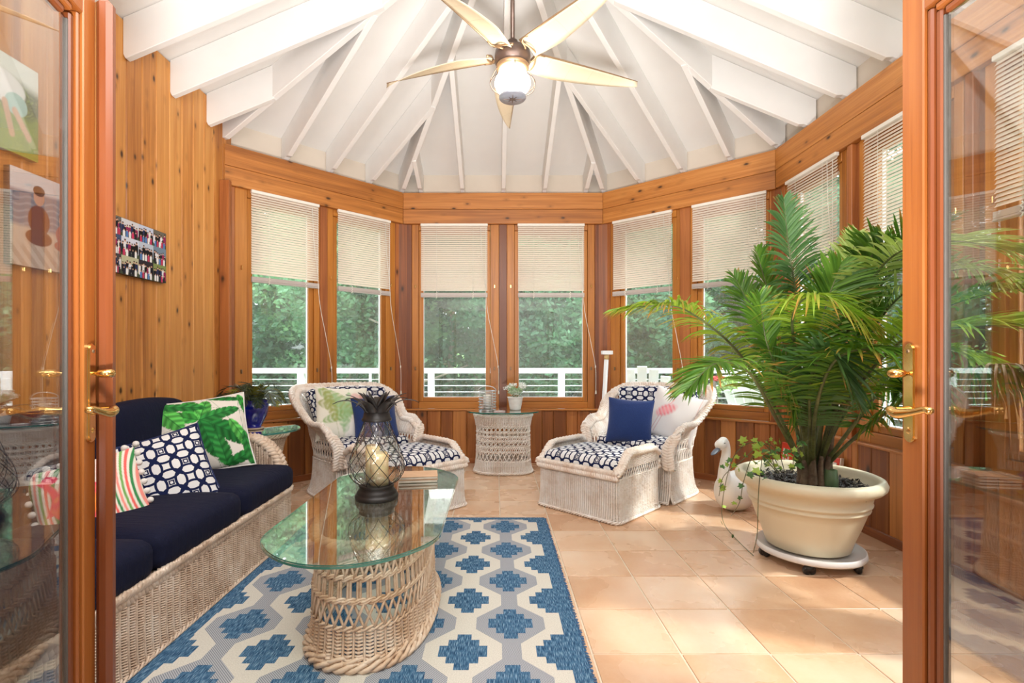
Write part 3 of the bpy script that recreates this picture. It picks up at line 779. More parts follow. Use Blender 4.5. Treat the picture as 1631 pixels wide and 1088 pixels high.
def glass_top(name, P, z0, z1, parent, bev=.004):
    """sheet of glass with darker green edge; P is a plan outline"""
    bm = bmesh.new(); lo = [bm.verts.new((x, y, z0)) for x, y in P]; n = len(P)
    f = bm.faces.new(lo); rr = bmesh.ops.extrude_face_region(bm, geom=[f])
    up_ = [v for v in rr['geom'] if isinstance(v, bmesh.types.BMVert)]
    for v in up_: v.co.z = z1
    bmesh.ops.recalc_face_normals(bm, faces=bm.faces)
    bmesh.ops.bevel(bm, geom=[e for e in bm.edges if all(v in up_ for v in e.verts)], offset=bev, segments=2, affect='EDGES')
    for fc in bm.faces: fc.material_index = 0 if abs(fc.normal.z) > .9 else 1
    return obj(name, bm_mesh('glass_top', bm), [TGLASS, EDGE], parent)
TGLASS = thin_glass('table_glass', (.90,.965,.94), 2.4)
m = M('glass_edge'); m.set('Base Color', (.02,.16,.13)).set('Roughness', .08).set('Specular IOR Level', .8); m.set('Coat Weight', 1.0); EDGE = m.m

# coffee table
ct = thing('coffee_table', 'oval openwork wicker coffee table with a long glass top, on the rug', 'coffee table', (-.515, 2.22, .008))
def off_ct(z, U): return .045*np.exp(-z/.06)+.012*np.cos((z-.2)*9)-.015+.02*np.clip((z-.38)/.08, 0, 1)
S = Ring(superpath(.225, .435, 120, 2.5), True, off_ct, .01, .455)
tb = Tubes(); weave(tb, S, .0, .30, .026, .0115, .0055, .0048, .005); obj('woven_base', tb.mesh(), WICKER_T, ct, kind='stuff')
tb = Tubes(); n = int(S.len/.036)
lattice(tb, S, .31, .50, n, .0052, 'x'); lattice(tb, S, .52, .68, n, .0052, 'ii'); lattice(tb, S, .70, .93, n, .0052, 'x')
for v in (.305, .51, .525, .69, .705): rope(tb, S, v, .0052, .0065, .072)
obj('openwork_side', tb.mesh(), WICKER_T, ct, kind='stuff')
tb = Tubes(); rope(tb, S, .015, .0095, .013, .12, 3); rope(tb, S, .06, .008, .010, .12, 2); obj('base_braid', tb.mesh(), WICKER_T, ct)
tb = Tubes(); rope(tb, S, .965, .011, .015, .11, 3, vert=.6); rope(tb, S, .93, .006, .008, .09, 2); obj('top_braid', tb.mesh(), WICKER_T, ct)
# glass outline: straight sides, bowed ends, rounded corners
P = []
def arc(cx, cy, r, a0, a1, n):
    return [(cx+r*math.cos(math.radians(a0+(a1-a0)*k/n)), cy+r*math.sin(math.radians(a0+(a1-a0)*k/n))) for k in range(n+1)]
hw_, hl, sg = .318, .70, .47
def endcurve(s):
    q = []
    for k in range(25):
        x = -1+2*k/24; y = sg+(hl-sg)*(1-abs(x)**2.3); q.append((s*-x*hw_, s*y))
    return q
E1 = [( .318, -.44)]+[(.318, .44)]+endcurve(1)[1:-1]+[(-.318, .44), (-.318, -.44)]+endcurve(-1)[1:-1]
A = np.array(E1); Pn = []
for k in range(len(A)):   # resample and smooth the corners
    a, b_ = A[k], A[(k+1) % len(A)]; nn = max(1, int(np.linalg.norm(b_-a)/.012)); Pn += [a+(b_-a)*t/nn for t in range(nn)]
Pn = np.array(Pn)
for _ in range(14): Pn = (np.roll(Pn, 1, 0)+Pn*2+np.roll(Pn, -1, 0))/4
glass_top('glass_top', [tuple(p) for p in Pn[::2]], .468, .480, ct)

# side table at the back wall
stb = thing('side_table', 'white openwork wicker side table with glass top below the back windows', 'side table', (.07, 4.93, 0))
def off_s(z, U): return .03*np.exp(-z/.07)+.03*np.clip((z-.44)/.14, 0, 1)**1.5-.012
S = Ring(superpath(.27, .185, 96, 2.6), True, off_s, .01, .575)
tb = Tubes(); weave(tb, S, 0, .2, .024, .010); weave(tb, S, .80, .97, .024, .010); obj('woven_base', tb.mesh(), WICKER, stb, kind='stuff')
tb = Tubes(); n = int(S.len/.042)
lattice(tb, S, .21, .36, n, .0045); lattice(tb, S, .36, .44, n*2, .004); lattice(tb, S, .45, .54, n, .0045); lattice(tb, S, .55, .62, n*2, .004); lattice(tb, S, .62, .69, n, .004, 'ii'); lattice(tb, S, .69, .79, n, .0045)
for v in (.205, .36, .445, .545, .62, .69, .795): rope(tb, S, v, .0045, .006, .05)
obj('openwork_side', tb.mesh(), WICKER, stb, kind='stuff')
tb = Tubes(); rope(tb, S, .015, .007, .010, .08, 3); rope(tb, S, .97, .007, .009, .08, 3); obj('rim_braid', tb.mesh(), WICKER, stb)
glass_top('glass_top', [tuple(p) for p in superpath(.355, .255, 72, 2.3)], .588, .600, stb)

# end table beside the sofa
et = thing('end_table', 'round glass topped wicker end table between sofa and corner, holding blue pot', 'side table', (-1.74, 3.64, 0))
S = Ring(superpath(.17, .17, 72, 2), True, lambda z, U: .05*np.exp(-z/.08)+.05*np.clip((z-.4)/.17, 0, 1)**2, .01, .575)
tb = Tubes(); weave(tb, S, 0, .3, .024, .010); weave(tb, S, .75, .97, .024, .010); obj('woven_base', tb.mesh(), WICKER_S, et, kind='stuff')
tb = Tubes(); lattice(tb, S, .3, .75, 34, .0045); rope(tb, S, .3); rope(tb, S, .75); rope(tb, S, .97, .008, .011, .08, 3); rope(tb, S, .015, .008, .011, .08, 3); obj('openwork_side', tb.mesh(), WICKER_S, et, kind='stuff')
glass_top('glass_top', [tuple(p) for p in superpath(.30, .30, 64, 2)], .588, .601, et)

# ------------------------------------------------------------------ fabrics
m = M('lattice_fabric'); X, Y, Z = m.xyz(m.coord('UV')); CELL = .084
X, Y = X/CELL, Y/CELL
fx, fy = X.fract(), Y.fract(); line = None
for i_ in (0, 1):
    for j_ in (0, 1):
        d = ((fx-i_)*(fx-i_)+(fy-j_)*(fy-j_)).sqrt(); l = (d-.77).abs().lt(.066); line = l if line is None else line.max(l)
# straight spokes between square sites, and the little square at every other site
rx, ry = X.round(), Y.round(); dx, dy = (X-rx).abs(), (Y-ry).abs(); par = (rx+ry).mod(2.0).gt(.5)
cheb = dx.max(dy); sq = (cheb-.105).abs().lt(.035)*par
spk = sq
line = line.max(sq).max(spk)
n = m.noise(m.coord(), 160, 2)
m.set('Base Color', m.mix(line, (.76,.76,.77), (.006,.012,.06))).set('Roughness', .85).set('Specular IOR Level', .2); m.bump(n, .2, .002); LATT = m.m
def fabric(name, col, rough=.85, fold=0, sheen=0):
    m = M(name); c = m.coord(); n = m.noise(c, 220, 2); n2 = m.noise(m.mapping(c, (7, 42, 7)), 1, 3, .5, .8)
    m.set('Base Color', m.ramp(n, [(.35, tuple(x*.8 for x in col)), (.65, tuple(min(1, x*1.15) for x in col))])); m.set('Roughness', rough).set('Specular IOR Level', .25)
    if sheen: m.set('Sheen Weight', sheen)
    m.bump(n*.15+n2*fold, .6, .012 if fold else .002); return m.m
NAVY = fabric('navy_canvas', (.0032,.0052,.024), fold=.8)
NAVYV = fabric('navy_velvet', (.012,.035,.15), sheen=.4)

def box_uv(me):
    uv = me.uv_layers.new(name='UVMap'); co = [v.co for v in me.vertices]
    for p in me.polygons:
        n = p.normal; ax = max(range(3), key=lambda k: abs(n[k]))
        for li in p.loop_indices:
            v = co[me.loops[li].vertex_index]
            uv.data[li].uv = (v.x, v.y) if ax == 2 else ((v.x, v.z+.039) if ax == 1 else (v.y, v.z+.039))
def cushion_me(sx, sy, sz, r=.04, puff=.02, n=10, dome=0, pipe=False, uvscale=1):
    bm = bmesh.new(); bmesh.ops.create_cube(bm, size=2); bmesh.ops.subdivide_edges(bm, edges=bm.edges[:], cuts=n, use_grid_fill=True)
    a = Vector((sx/2, sy/2, sz/2))
    for v in bm.verts:
        # denser grid near the edges
        p = Vector([math.copysign(abs(t)**.75, t) for t in v.co]); p = Vector((p.x*a.x, p.y*a.y, p.z*a.z))
        q = Vector([max(-(a[k]-r), min(a[k]-r, p[k])) for k in range(3)]); d = p-q
        if d.length > 1e-6: p = q+d.normalized()*r
        fx, fy = p.x/a.x, p.y/a.y
        p.z += puff*(1-fx*fx)*(1-fy*fy)*(1 if p.z > 0 else -.2)
        v.co = p
    bmesh.ops.recalc_face_normals(bm, faces=bm.faces); me = bm_mesh('cushion', bm, True); box_uv(me); return me
def pillow_me(w_, h, t, n=40, pinch=.07, seed=0):
    """square cushion standing in xz, bulging along y; returns mesh plus the uv of each vertex"""
    r = np.random.default_rng(seed); g = np.linspace(-1, 1, n+1); u, v = np.meshgrid(g, g, indexing='ij')
    X_ = w_/2*u*(1-pinch*(1-v**2)*np.abs(u)**3); Z_ = h/2*v*(1-pinch*(1-u**2)*np.abs(v)**3)
    th = t/2*((1-u**2).clip(0)**.55)*((1-v**2).clip(0)**.55)
    th = th*(1+.06*np.sin(u*5+seed)*np.cos(v*4+seed*2))
    F_ = np.stack([X_, -th, Z_], -1).reshape(-1, 3); B_ = np.stack([X_, th, Z_], -1).reshape(-1, 3)
    idx = np.arange((n+1)**2).reshape(n+1, n+1); q = np.stack([idx[:-1, :-1], idx[1:, :-1], idx[1:, 1:], idx[:-1, 1:]], -1).reshape(-1, 4)
    V = np.vstack([F_, B_]); Q = np.vstack([q, q[:, ::-1]+len(F_)]); me = mesh_np('pillow', V, Q)
    uvs = np.stack([(u+1)/2, (v+1)/2], -1).reshape(-1, 2); uvs = np.vstack([uvs, uvs])
    lv = np.zeros(len(me.loops), dtype=np.int32); me.loops.foreach_get('vertex_index', lv)
    l = me.uv_layers.new(name='UVMap'); l.data.foreach_set('uv', (uvs[lv]*np.array([w_, h])).astype(np.float32).ravel())
    return me, uvs
def edge_loop(w_, h, pinch=.07, n=20):
    g = np.linspace(-1, 1, n, endpoint=False); L = []
    for u, v in [(t, -1) for t in g]+[(1, t) for t in g]+[(-t, 1) for t in g]+[(-1, -t) for t in g]:
        L.append((w_/2*u*(1-pinch*(1-v*v)*abs(u)**3), 0, h/2*v*(1-pinch*(1-u*u)*abs(v)**3)))
    return np.array(L)
def color_mat(name, rough=.8):
    m = M(name); a = m.new('ShaderNodeVertexColor'); a.layer_name = 'Col'; m.set('Base Color', a.outputs[0]).set('Roughness', rough).set('Specular IOR Level', .25)
    m.bump(m.noise(m.coord(), 200, 2), .2, .002); return m.m
PRINT = color_mat('printed_fabric')
def paint(me, cols):
    a = me.color_attributes.new('Col', 'FLOAT_COLOR', 'POINT'); c4 = np.ones((len(me.vertices), 4), np.float32); c4[:, :3] = cols; a.data.foreach_set('color', c4.ravel())
def lin(r_, g_, b_): return np.array([((x/255)/12.92 if x/255 <= .04045 else ((x/255+.055)/1.055)**2.4) for x in (r_, g_, b_)])
def over(C, mask, col):
    mk = np.clip(mask, 0, 1)[:, None]; return C*(1-mk)+np.asarray(col)*mk
def sm(d, w_=.012): return np.clip(.5-d/w_, 0, 1)
def leaf_shape(x, y, cx, cy, ang, L, W):
    ca, sa = math.cos(ang), math.sin(ang); s = ((x-cx)*ca+(y-cy)*sa)/L; q = (-(x-cx)*sa+(y-cy)*ca)
    prof = W*np.clip(s, 0, 1)**.5*np.clip(1-s, 0, 1)**.55*1.45
    notch = 1-.16*np.maximum(0, np.sin(s*L*95-np.abs(q)*60))**6
    return s, q, np.abs(q)-prof*notch
def banana_print(U):
    x, y = U[:, 0], U[:, 1]; C = np.tile(lin(228, 222, 214), (len(x), 1))
    LV = [(.50,.66,-.62,.70,.17),(.50,.66,1.9,.36,.14),(.50,.66,1.25,.30,.12),(.50,.66,.25,.44,.11),(.50,.66,-1.35,.52,.13),(.48,.66,2.7,.30,.11),
          (.06,.98,-1.0,.50,.16),(.02,.97,-.25,.58,.10),(.96,.90,2.9,.38,.06),(.93,.98,-1.2,.42,.07),(.80,.62,-1.1,.55,.10),(.72,.02,1.75,.42,.12),(.70,.03,.45,.40,.10),(.30,.10,2.3,.3,.09),(.20,.45,-1.6,.35,.09),(.95,.45,-1.5,.5,.09)]
    G = [lin(30,112,48), lin(58,150,62), lin(86,176,80), lin(44,128,58)]
    for k, (cx, cy, a, L, W) in enumerate(LV):
        s, q, d = leaf_shape(x, y, cx, cy, a, L, W); inn = sm(d, .008)
        base = G[k % 4]; sh = (.5+.5*np.sin(s*L*70-np.abs(q)*55))
        cc = base[None]*(.62+.75*sh[:, None])*np.where((q > 0)[:, None], 1.15, .8)
        C = C*(1-inn[:, None])+cc*inn[:, None]
        C = over(C, sm(np.abs(q)-.004, .005)*inn, lin(20,90,40))
    return C.clip(0, 1)
def flamingo_stripe_print(U):
    x, y = U[:, 0], U[:, 1]; C = np.tile(lin(236, 230, 218), (len(x), 1))
    bx = x+.10*np.sin(y*3.2)+.05*np.sin(x*9); k = np.floor(bx*17); f = bx*17-k
    cols = [lin(238,105,100), lin(60,140,82), lin(245,150,140), lin(120,175,95)]
    for j, cc in enumerate(cols): C = over(C, sm(np.abs(f-.5)-.27, .1)*((k % 4) == j), cc)
    C = over(C, sm(np.hypot((x-.42)/.27, (y-.50)/.20)-1, .05), lin(248,90,110)); C = over(C, sm(np.hypot((x-.40)/.2, (y-.46)/.12)-1, .4), lin(252,140,60))
    nk = np.abs(x-(.12+.09*np.sin((y-.45)*8)))-.035; C = over(C, sm(nk, .02)*((y > .45) & (y < .84)), lin(245,75,105))
    C = over(C, sm(np.hypot((x-.20)/.07, (y-.84)/.05)-1, .1), lin(248,80,110))
    for lx in (.40, .50): C = over(C, sm(np.abs(x-lx+(.32-y)*.35)-.012, .01)*((y < .34) & (y > .06)), lin(235,130,40))
    sw = np.sin(x*26+y*9)*np.sin(y*31-x*8); C = over(C, .45*np.clip(sw, 0, 1)*sm(np.hypot((x-.42)/.27, (y-.50)/.20)-1, .05), lin(255,175,90)); return C.clip(0, 1)
def tropic_pale_print(U):
    x, y = U[:, 0], U[:, 1]; C = np.tile(lin(240, 238, 226), (len(x), 1))
    for k, (cx, cy, a, L, W) in enumerate([(.05,.95,-.6,.85,.20),(.02,.7,-.25,.75,.17),(.55,.15,1.9,.75,.16),(.1,.35,.3,.6,.13),(.15,1.0,-1.3,.7,.13),(.6,.9,-1.7,.8,.12)]):
        s, q, d = leaf_shape(x, y, cx, cy, a, L, W); inn = sm(d, .03)*.75; C = over(C, inn*(.8+.3*np.sin(s*50-np.abs(q)*40)), [lin(140,178,105), lin(160,170,95), lin(160,200,150)][k % 3])
    C = over(C, .8*sm(np.hypot((x-.72)/.12, (y-.72)/.16)-1, .3), lin(232,190,186)); C = over(C, .8*sm(np.hypot((x-.70)/.06, (y-.70)/.09)-1, .3), lin(180,100,120))
    C = over(C, .85*sm(np.abs(x-.90-.05*np.sin(y*5))-.055, .04)*(y < .85), lin(222,160,146)); C = over(C, .5*sm(np.hypot((x-.66)/.16, (y-.16)/.2)-1, .3), lin(250,248,248)); return C.clip(0, 1)
def flamingo_white_print(U):
    x, y = U[:, 0], U[:, 1]; C = np.tile(lin(224, 221, 221), (len(x), 1))
    r1 = np.hypot(((x-.36)*.8+(y-.56)*.6)/.20, (-(x-.36)*.6+(y-.56)*.8)/.10); C = over(C, .9*sm(r1-1, .5)*(.7+.3*np.sin(x*70+y*55)), lin(236,110,125)); C = over(C, .6*sm(r1-.55, .4), lin(246,170,175))
    nk = np.abs(x-(.30+.14*np.sin((y-.60)*7.5)))-.010; C = over(C, .7*sm(nk, .015)*((y > .60) & (y < .86)), lin(235,150,155)); C = over(C, sm(np.hypot((x-.36)/.035, (y-.84)/.02)-1, .3), lin(50,50,60))
    for lx in (.27, .33): C = over(C, .8*sm(np.abs(x-lx+(.45-y)*.25)-.006, .008)*((y < .46) & (y > .08)), lin(200,140,150))
    C = over(C, .7*sm(np.abs(x-.93)-.005, .008), lin(214,150,140)); return C.clip(0, 1)
def pillow(name, label, size, t, loc, rot, mat, prt=None, n=44, trim=None, seed=0, group=None):
    """rot = (lean back, roll, heading)"""
    M_ = Euler((0, 0, rot[2])).to_matrix() @ Euler((rot[0], 0, 0)).to_matrix() @ Euler((0, rot[1], 0)).to_matrix()
    o = thing(name, label, 'pillow', loc, rot=M_.to_euler(), group=group)
    w_, h = size if isinstance(size, tuple) else (size, size)
    me, U = pillow_me(w_, h, t, n if prt is None else 130, seed=seed)
    if prt is not None: paint(me, prt(U)); mat = PRINT
    obj('cover', me, mat, o)
    if trim:
        kind_, tm = trim
        if kind_ == 'piping':
            tb = Tubes(); tb.add(edge_loop(w_, h)[None], .006, 6, closed=True); obj('piping', tb.mesh(), tm, o)
        elif kind_ == 'pompom':
            E_ = edge_loop(w_+.02, h+.02, n=9); bm_ = bmesh.new(); bmesh.ops.create_icosphere(bm_, subdivisions=2, radius=.014); pm = bm_mesh('pompom', bm_, True); pm.materials.append(tm)
            for p in E_[::1][:18]+E_[::1][18:]*0 if False else E_:
                q = bpy.data.objects.new('pompom', pm); q.location = p; link(q, o)
    return o
PIPE_W = plain('white_piping', (.75,.73,.70), .8); PIPE_N = plain('navy_piping', (.01,.02,.09), .8)
# ------------------------------------------------------------------ armchairs and ottomans
def sstep(a, b, x): t = np.clip((x-a)/(b-a), 0, 1); return t*t*(3-2*t)
def make_armchair(label):
    t = thing('wicker_armchair', label, 'chair', group='white wicker armchairs with lattice cushions')
    hx, fy, by, r = .33, -.30, .30, .22
    P = [(hx, fy)]+[(hx, fy+(by-r-fy)*k/10) for k in range(1, 11)]
    P += [(hx-r+r*math.cos(a), by-r+r*math.sin(a)) for a in np.linspace(0, PI/2, 12)[1:]]
    P += [(-hx+r+r*math.cos(a), by-r+r*math.sin(a)) for a in np.linspace(PI/2, PI, 12)]+[(-hx, by-r-(by-r-fy)*k/10) for k in range(1, 11)]
    H = lambda U: .57+.265*(1-sstep(.30, .74, np.abs(np.asarray(U)-.5)*2))-.05*sstep(.88, 1.0, np.abs(np.asarray(U)-.5)*2)
    def off(z, U):
        c_ = np.abs(U-.5)*2; h = H(U)
        return .055*np.exp(-z/.09)+(.15*(1-sstep(.5, .95, c_))+.05)*np.clip(z-.34, 0, 1)+.05*np.clip((z-h+.12)/.12, 0, 1)**2
    lo = Ring(P, False, off, .008, .30); mid = Ring(P, False, off, .30, .47); hi = Ring(P, False, off, .47, .8, H)
    tb = Tubes(); weave(tb, lo, 0, 1, .024, .0088)
    fr = Ring([(-hx-.03, fy-.005), (hx+.03, fy-.005)], False, lambda z, U: .04*np.exp(-z/.09), .008, .33)
    weave(tb, fr, 0, 1, .024, .0088); rope(tb, lo, .02, .006, .009, .07, 3); rope(tb, fr, .02, .006, .009, .07, 3); rope(tb, lo, .97, .0055, .007, .05)
    obj('woven_base', tb.mesh(), WICKER, t, kind='stuff')
    tb = Tubes(); lattice(tb, mid, 0, .52, 40, .0042); lattice(tb, mid, .52, .97, 40, .0042); rope(tb, mid, .52, .0045, .006, .045); rope(tb, mid, .98, .0045, .006, .045)
    lattice(tb, mid, 0, .97, 40, .0036, 'ii'); obj('openwork_side', tb.mesh(), WICKER, t, kind='stuff')
    tb = Tubes(); weave(tb, hi, .0, .99, .024, .0095); obj('woven_back', tb.mesh(), WICKER, t, kind='stuff')
    # braided band: along the rim, then down each arm front
    tb = Tubes(); U = np.linspace(0, 1, 90); C = hi.at(U, 1+0*U); n = hi.nrm(U, 0)
    W = n*.78; W[:, 2] = .62; N_ = -n*.62; N_[:, 2] = .78; C = C+W*.02
    z = np.linspace(0, 1, 16)[1:]
    def down(s):
        x0 = C[0] if s > 0 else C[-1]
        D = np.stack([x0[0]-s*.045*sstep(0, .5, z), fy-.012-.035*np.sin(z*2.6), x0[2]-.0-(x0[2]-.27)*z**1.15], 1)
        return D, np.tile([s*1., 0, 0], (15, 1)), np.tile([0, -1., 0], (15, 1))
    Dr, Wr, Nr = down(1); Dl, Wl, Nl = down(-1)
    CC = np.vstack([Dr[::-1], C, Dl]); WW = np.vstack([Wr[::-1], W, Wl]); NN = np.vstack([Nr[::-1], N_, Nl])
    braid_pts(CC, WW, NN, .078, .014, .085, .0135, tb, 4, 10); obj('rim_braid', tb.mesh(), WICKER_R, t)
    tb = Tubes(); m_ = 12; x = np.linspace(-hx+.02, hx-.02, m_)
    braid_pts(np.stack([x, np.full(m_, fy-.02), np.full(m_, .325)], 1), np.tile([0, 0, 1.], (m_, 1)), np.tile([0, -1., 0], (m_, 1)), .04, .01, .07, .010, tb); obj('seat_braid', tb.mesh(), WICKER_R, t)
    box('seat_deck', -.31, .31, -.28, .10, .30, .335, WICKER, t)
    obj('seat_cushion', cushion_me(.62, .50, .115, .035, .022), LATT, t, loc=(0, -.055, .395))
    me = cushion_me(.68, .12, .43, .045, .0, 12)
    for v in me.vertices:
        f = v.co.x/.33; v.co.x *= 1+.10*(v.co.z/.215); v.co.y += -.12*f*f*.9+.02*(1-f*f); v.co.z -= .05*f*f*max(0, v.co.z/.215)
    obj('back_cushion', me, LATT, t, loc=(0, .255, .655), rot=(math.radians(-16), 0, 0))
    return t
WICKER_R = wick('wicker_braid', (.70,.55,.44), (.84,.74,.66), (.89,.84,.79))
ch1 = make_armchair('white wicker armchair left of the side table, with pale green tropical pillow'); ch1.location = (-1.17, 4.27, 0); ch1.rotation_euler.z = math.radians(45)
ch2 = copy_tree(ch1); ch2['label'] = 'white wicker armchair at the right, beside the swan, with white flamingo pillow'; ch2.location = (1.28, 4.27, 0); ch2.rotation_euler.z = math.radians(-45)

def make_ottoman(label):
    t = thing('ottoman', label, 'ottoman', group='white wicker ottomans with lattice cushions'); a, b = .335, .285
    S = Ring(rrect(a, b, .025, 4), True, lambda z, U: .02*np.exp(-z/.05), .008, .30)
    tb = Tubes(); weave(tb, S, 0, 1, .024, .0088); rope(tb, S, .02, .006, .009, .07, 3); obj('woven_base', tb.mesh(), WICKER, t, kind='stuff')
    tb = Tubes(); tw = Tubes(); tr = Tubes()
    for s in (1, -1):
        path = [(s*a, -s*b), (s*a, s*b)]
        Y_ = lambda U, s=s: (-b+2*b*U)*s
        Hh = lambda U, s=s: .335+.115*sstep(0, .30, (np.asarray(Y_(U))+b)/(2*b))*(1-.35*sstep(.85, 1, (np.asarray(Y_(U))+b)/(2*b)))
        R1 = Ring(path, False, lambda z, U: 0*z, .30, .355); lattice(tb, R1, 0, 1, 16, .004, u0=.12 if s > 0 else 0, u1=1 if s > 0 else .88); rope(tb, R1, 0, .0045, .006, .05)
        R2 = Ring(path, False, lambda z, U: .012*np.clip((z-.38)/.08, 0, 1), .355, .45, lambda U: np.maximum(Hh(U), .36)); weave(tw, R2, 0, 1, .024, .0088, u0=.10 if s > 0 else 0, u1=1 if s > 0 else .90)
        y = np.linspace(-b-.012, b, 30); hh = .335+.115*sstep(0, .30, (y+b)/(2*b))*(1-.35*sstep(.85, 1, (y+b)/(2*b)))
        C = np.stack([np.full(30, s*(a-.002)), y, hh+.012], 1); braid_pts(C, np.tile([s*.85, -.2, -.35], (30, 1)), np.tile([s*.35, 0, .93], (30, 1)), .062, .012, .075, .012, tr, 4, 10)
    obj('openwork_side', tb.mesh(), WICKER, t, kind='stuff'); obj('woven_arm', tw.mesh(), WICKER, t, kind='stuff')
    for s in (1, -1):
        x = np.linspace(-a-.01, a+.01, 14); C = np.stack([x, np.full(14, -s*(b+.006)), np.full(14, .325)], 1)
        braid_pts(C, np.tile([0, 0, 1.], (14, 1)), np.tile([0, -s*1., 0], (14, 1)), .055, .011, .075, .012, tr, 4, 10)
    obj('rim_braid', tr.mesh(), WICKER_R, t)
    box('deck_board', -a+.01, a-.01, -b+.01, b-.01, .27, .30, WICKER, t)
    obj('cushion', cushion_me(.625, .56, .12, .04, .03), LATT, t, loc=(0, .0, .362))
    return t
o1 = make_ottoman('white wicker ottoman in front of the left armchair, behind the glass coffee table'); o1.location = (-.673, 3.76, 0); o1.rotation_euler.z = math.radians(45)
o2 = copy_tree(o1); o2['label'] = 'white wicker ottoman in front of the right armchair, at the far corner of the rug'; o2.location = (.77, 3.78, 0); o2.rotation_euler.z = math.radians(-45)

# ------------------------------------------------------------------ sofa
so = thing('wicker_sofa', 'long wicker sofa with navy cushions along the plank wall', 'sofa', (0, 0, 0))
P = [(-2.08, 1.14), (-1.32, 1.14), (-1.29, 1.155), (-1.28, 1.19), (-1.28, 3.10), (-1.295, 3.145), (-1.33, 3.16), (-2.08, 3.16)]
S = Ring(P, False, lambda z, U: .012*np.exp(-z/.04), .008, .262, N=1200)
tb = Tubes(); weave(tb, S, 0, 1, .028, .0088, .0066, .0034, .0095); rope(tb, S, .03, .006, .009, .08, 3); obj('woven_base', tb.mesh(), WICKER_S, so, kind='stuff')
tb = Tubes(); U = np.linspace(0, 1, 240); C = S.at(U, 1+0*U); C[:, 2] = .285; n = S.nrm(U, 0); W = n*.35; W[:, 2] = .93; N_ = n*.93; N_[:, 2] = .3
braid_pts(C, W, N_, .062, .012, .075, .0115, tb, 4, 9); obj('rim_braid', tb.mesh(), WICKER_S, so)
box('seat_deck', -2.08, -1.31, 1.16, 3.14, .24, .305, WICKER_S, so); box('base_lining', -1.32, -1.305, 1.17, 3.13, .01, .25, WICKER_S, so)
for y0, s in ((3.165, 1), (1.135, -1)):
    H = lambda U: .33+.275*np.sqrt(np.clip(1-np.clip(1-np.asarray(U)/.30, 0, 1)**2, 0, 1))
    A_ = Ring([(-1.36, y0), (-2.1, y0)], False, lambda z, U: 0*z, .30, .6, H); B_ = Ring([(-1.36, y0+s*.10), (-2.1, y0+s*.10)], False, lambda z, U: 0*z, .008, .6, H)
    tb = Tubes(); weave(tb, A_, .25, .99, .022, .0095); lattice(tb, A_, 0, .25, 18, .004); weave(tb, B_, 0, .99, .022, .0095); obj('woven_arm', tb.mesh(), WICKER_S, so, kind='stuff')
    U = np.linspace(0, 1, 60); C = A_.at(U, 1+0*U); C[:, 1] += s*.045; T = np.gradient(C, axis=0); T /= np.linalg.norm(T, axis=1, keepdims=True)
    Wd = np.tile([0, 1., 0], (60, 1)); tb = Tubes(); braid_pts(C, Wd, np.cross(Wd, T), .09, .014, .095, .017, tb, 4, 10); obj('arm_braid', tb.mesh(), WICKER_S, so)
tb = Tubes(); R_ = Ring([(-2.10, 1.12), (-2.10, 3.2)], False, lambda z, U: 0*z, .1, .78); weave(tb, R_, .3, 1, .03, .012); rope(tb, R_, 1.0, .010, .014, .1, 3); obj('woven_back', tb.mesh(), WICKER_S, so, kind='stuff')
seat = cushion_me(.80, .63, .155, .055, .022, 14); back = cushion_me(.17, .63, .46, .06, .0, 12)
for v in back.vertices: v.co.x += .03*(1-(v.co.y/.315)**2)*(1-(v.co.z/.23)**2); v.co.z += .035*(1-(v.co.y/.315)**2)*(v.co.z > 0)
for k in range(3):
    obj('seat_cushion', seat, NAVY, so, loc=(-1.655, 2.835-.637*k, .378))
    obj('back_cushion', back, NAVY, so, loc=(-1.965, 2.82-.637*k, .625), rot=(0, math.radians(-10), 0))

# ------------------------------------------------------------------ pillows
d = math.radians
pillow('pillow', 'green banana leaf print pillow with white piping at the far end of the navy sofa', (.51, .46), .17, at(321, 694, 2.93), (d(-24), d(-7), d(30)), None, banana_print, trim=('piping', PIPE_W), seed=1)
pillow('pillow', 'navy and white lattice pillow in the middle of the navy sofa', .45, .16, at(257, 762, 2.46), (d(-28), d(-15), d(34)), LATT, trim=('piping', PIPE_N), seed=2)
pillow('pillow', 'pink flamingo pillow with green and pink stripes and white pompoms, on the sofa', .38, .14, at(148, 800, 2.10), (d(-26), d(-12), d(40)), None, flamingo_stripe_print, trim=('pompom', PIPE_W), seed=3)
pillow('pillow', 'pale green tropical leaf pillow on the left armchair', .45, .15, at(545, 659, 4.17), (d(-14), d(4), d(38)), None, tropic_pale_print, seed=4)
pillow('pillow', 'plain navy pillow on the left armchair, behind the pineapple lantern', .38, .13, at(598, 667, 4.22), (d(-16), d(-2), d(30)), NAVYV, seed=5)
pillow('pillow', 'plain navy blue pillow on the right armchair', .37, .13, at(1003, 671, 4.10), (d(-10), d(3), d(-22)), NAVYV, seed=6)
pillow('pillow', 'white pillow with a small pink flamingo on the right armchair', .42, .14, at(1073, 663, 4.16), (d(-14), d(16), d(-34)), None, flamingo_white_print, seed=7)

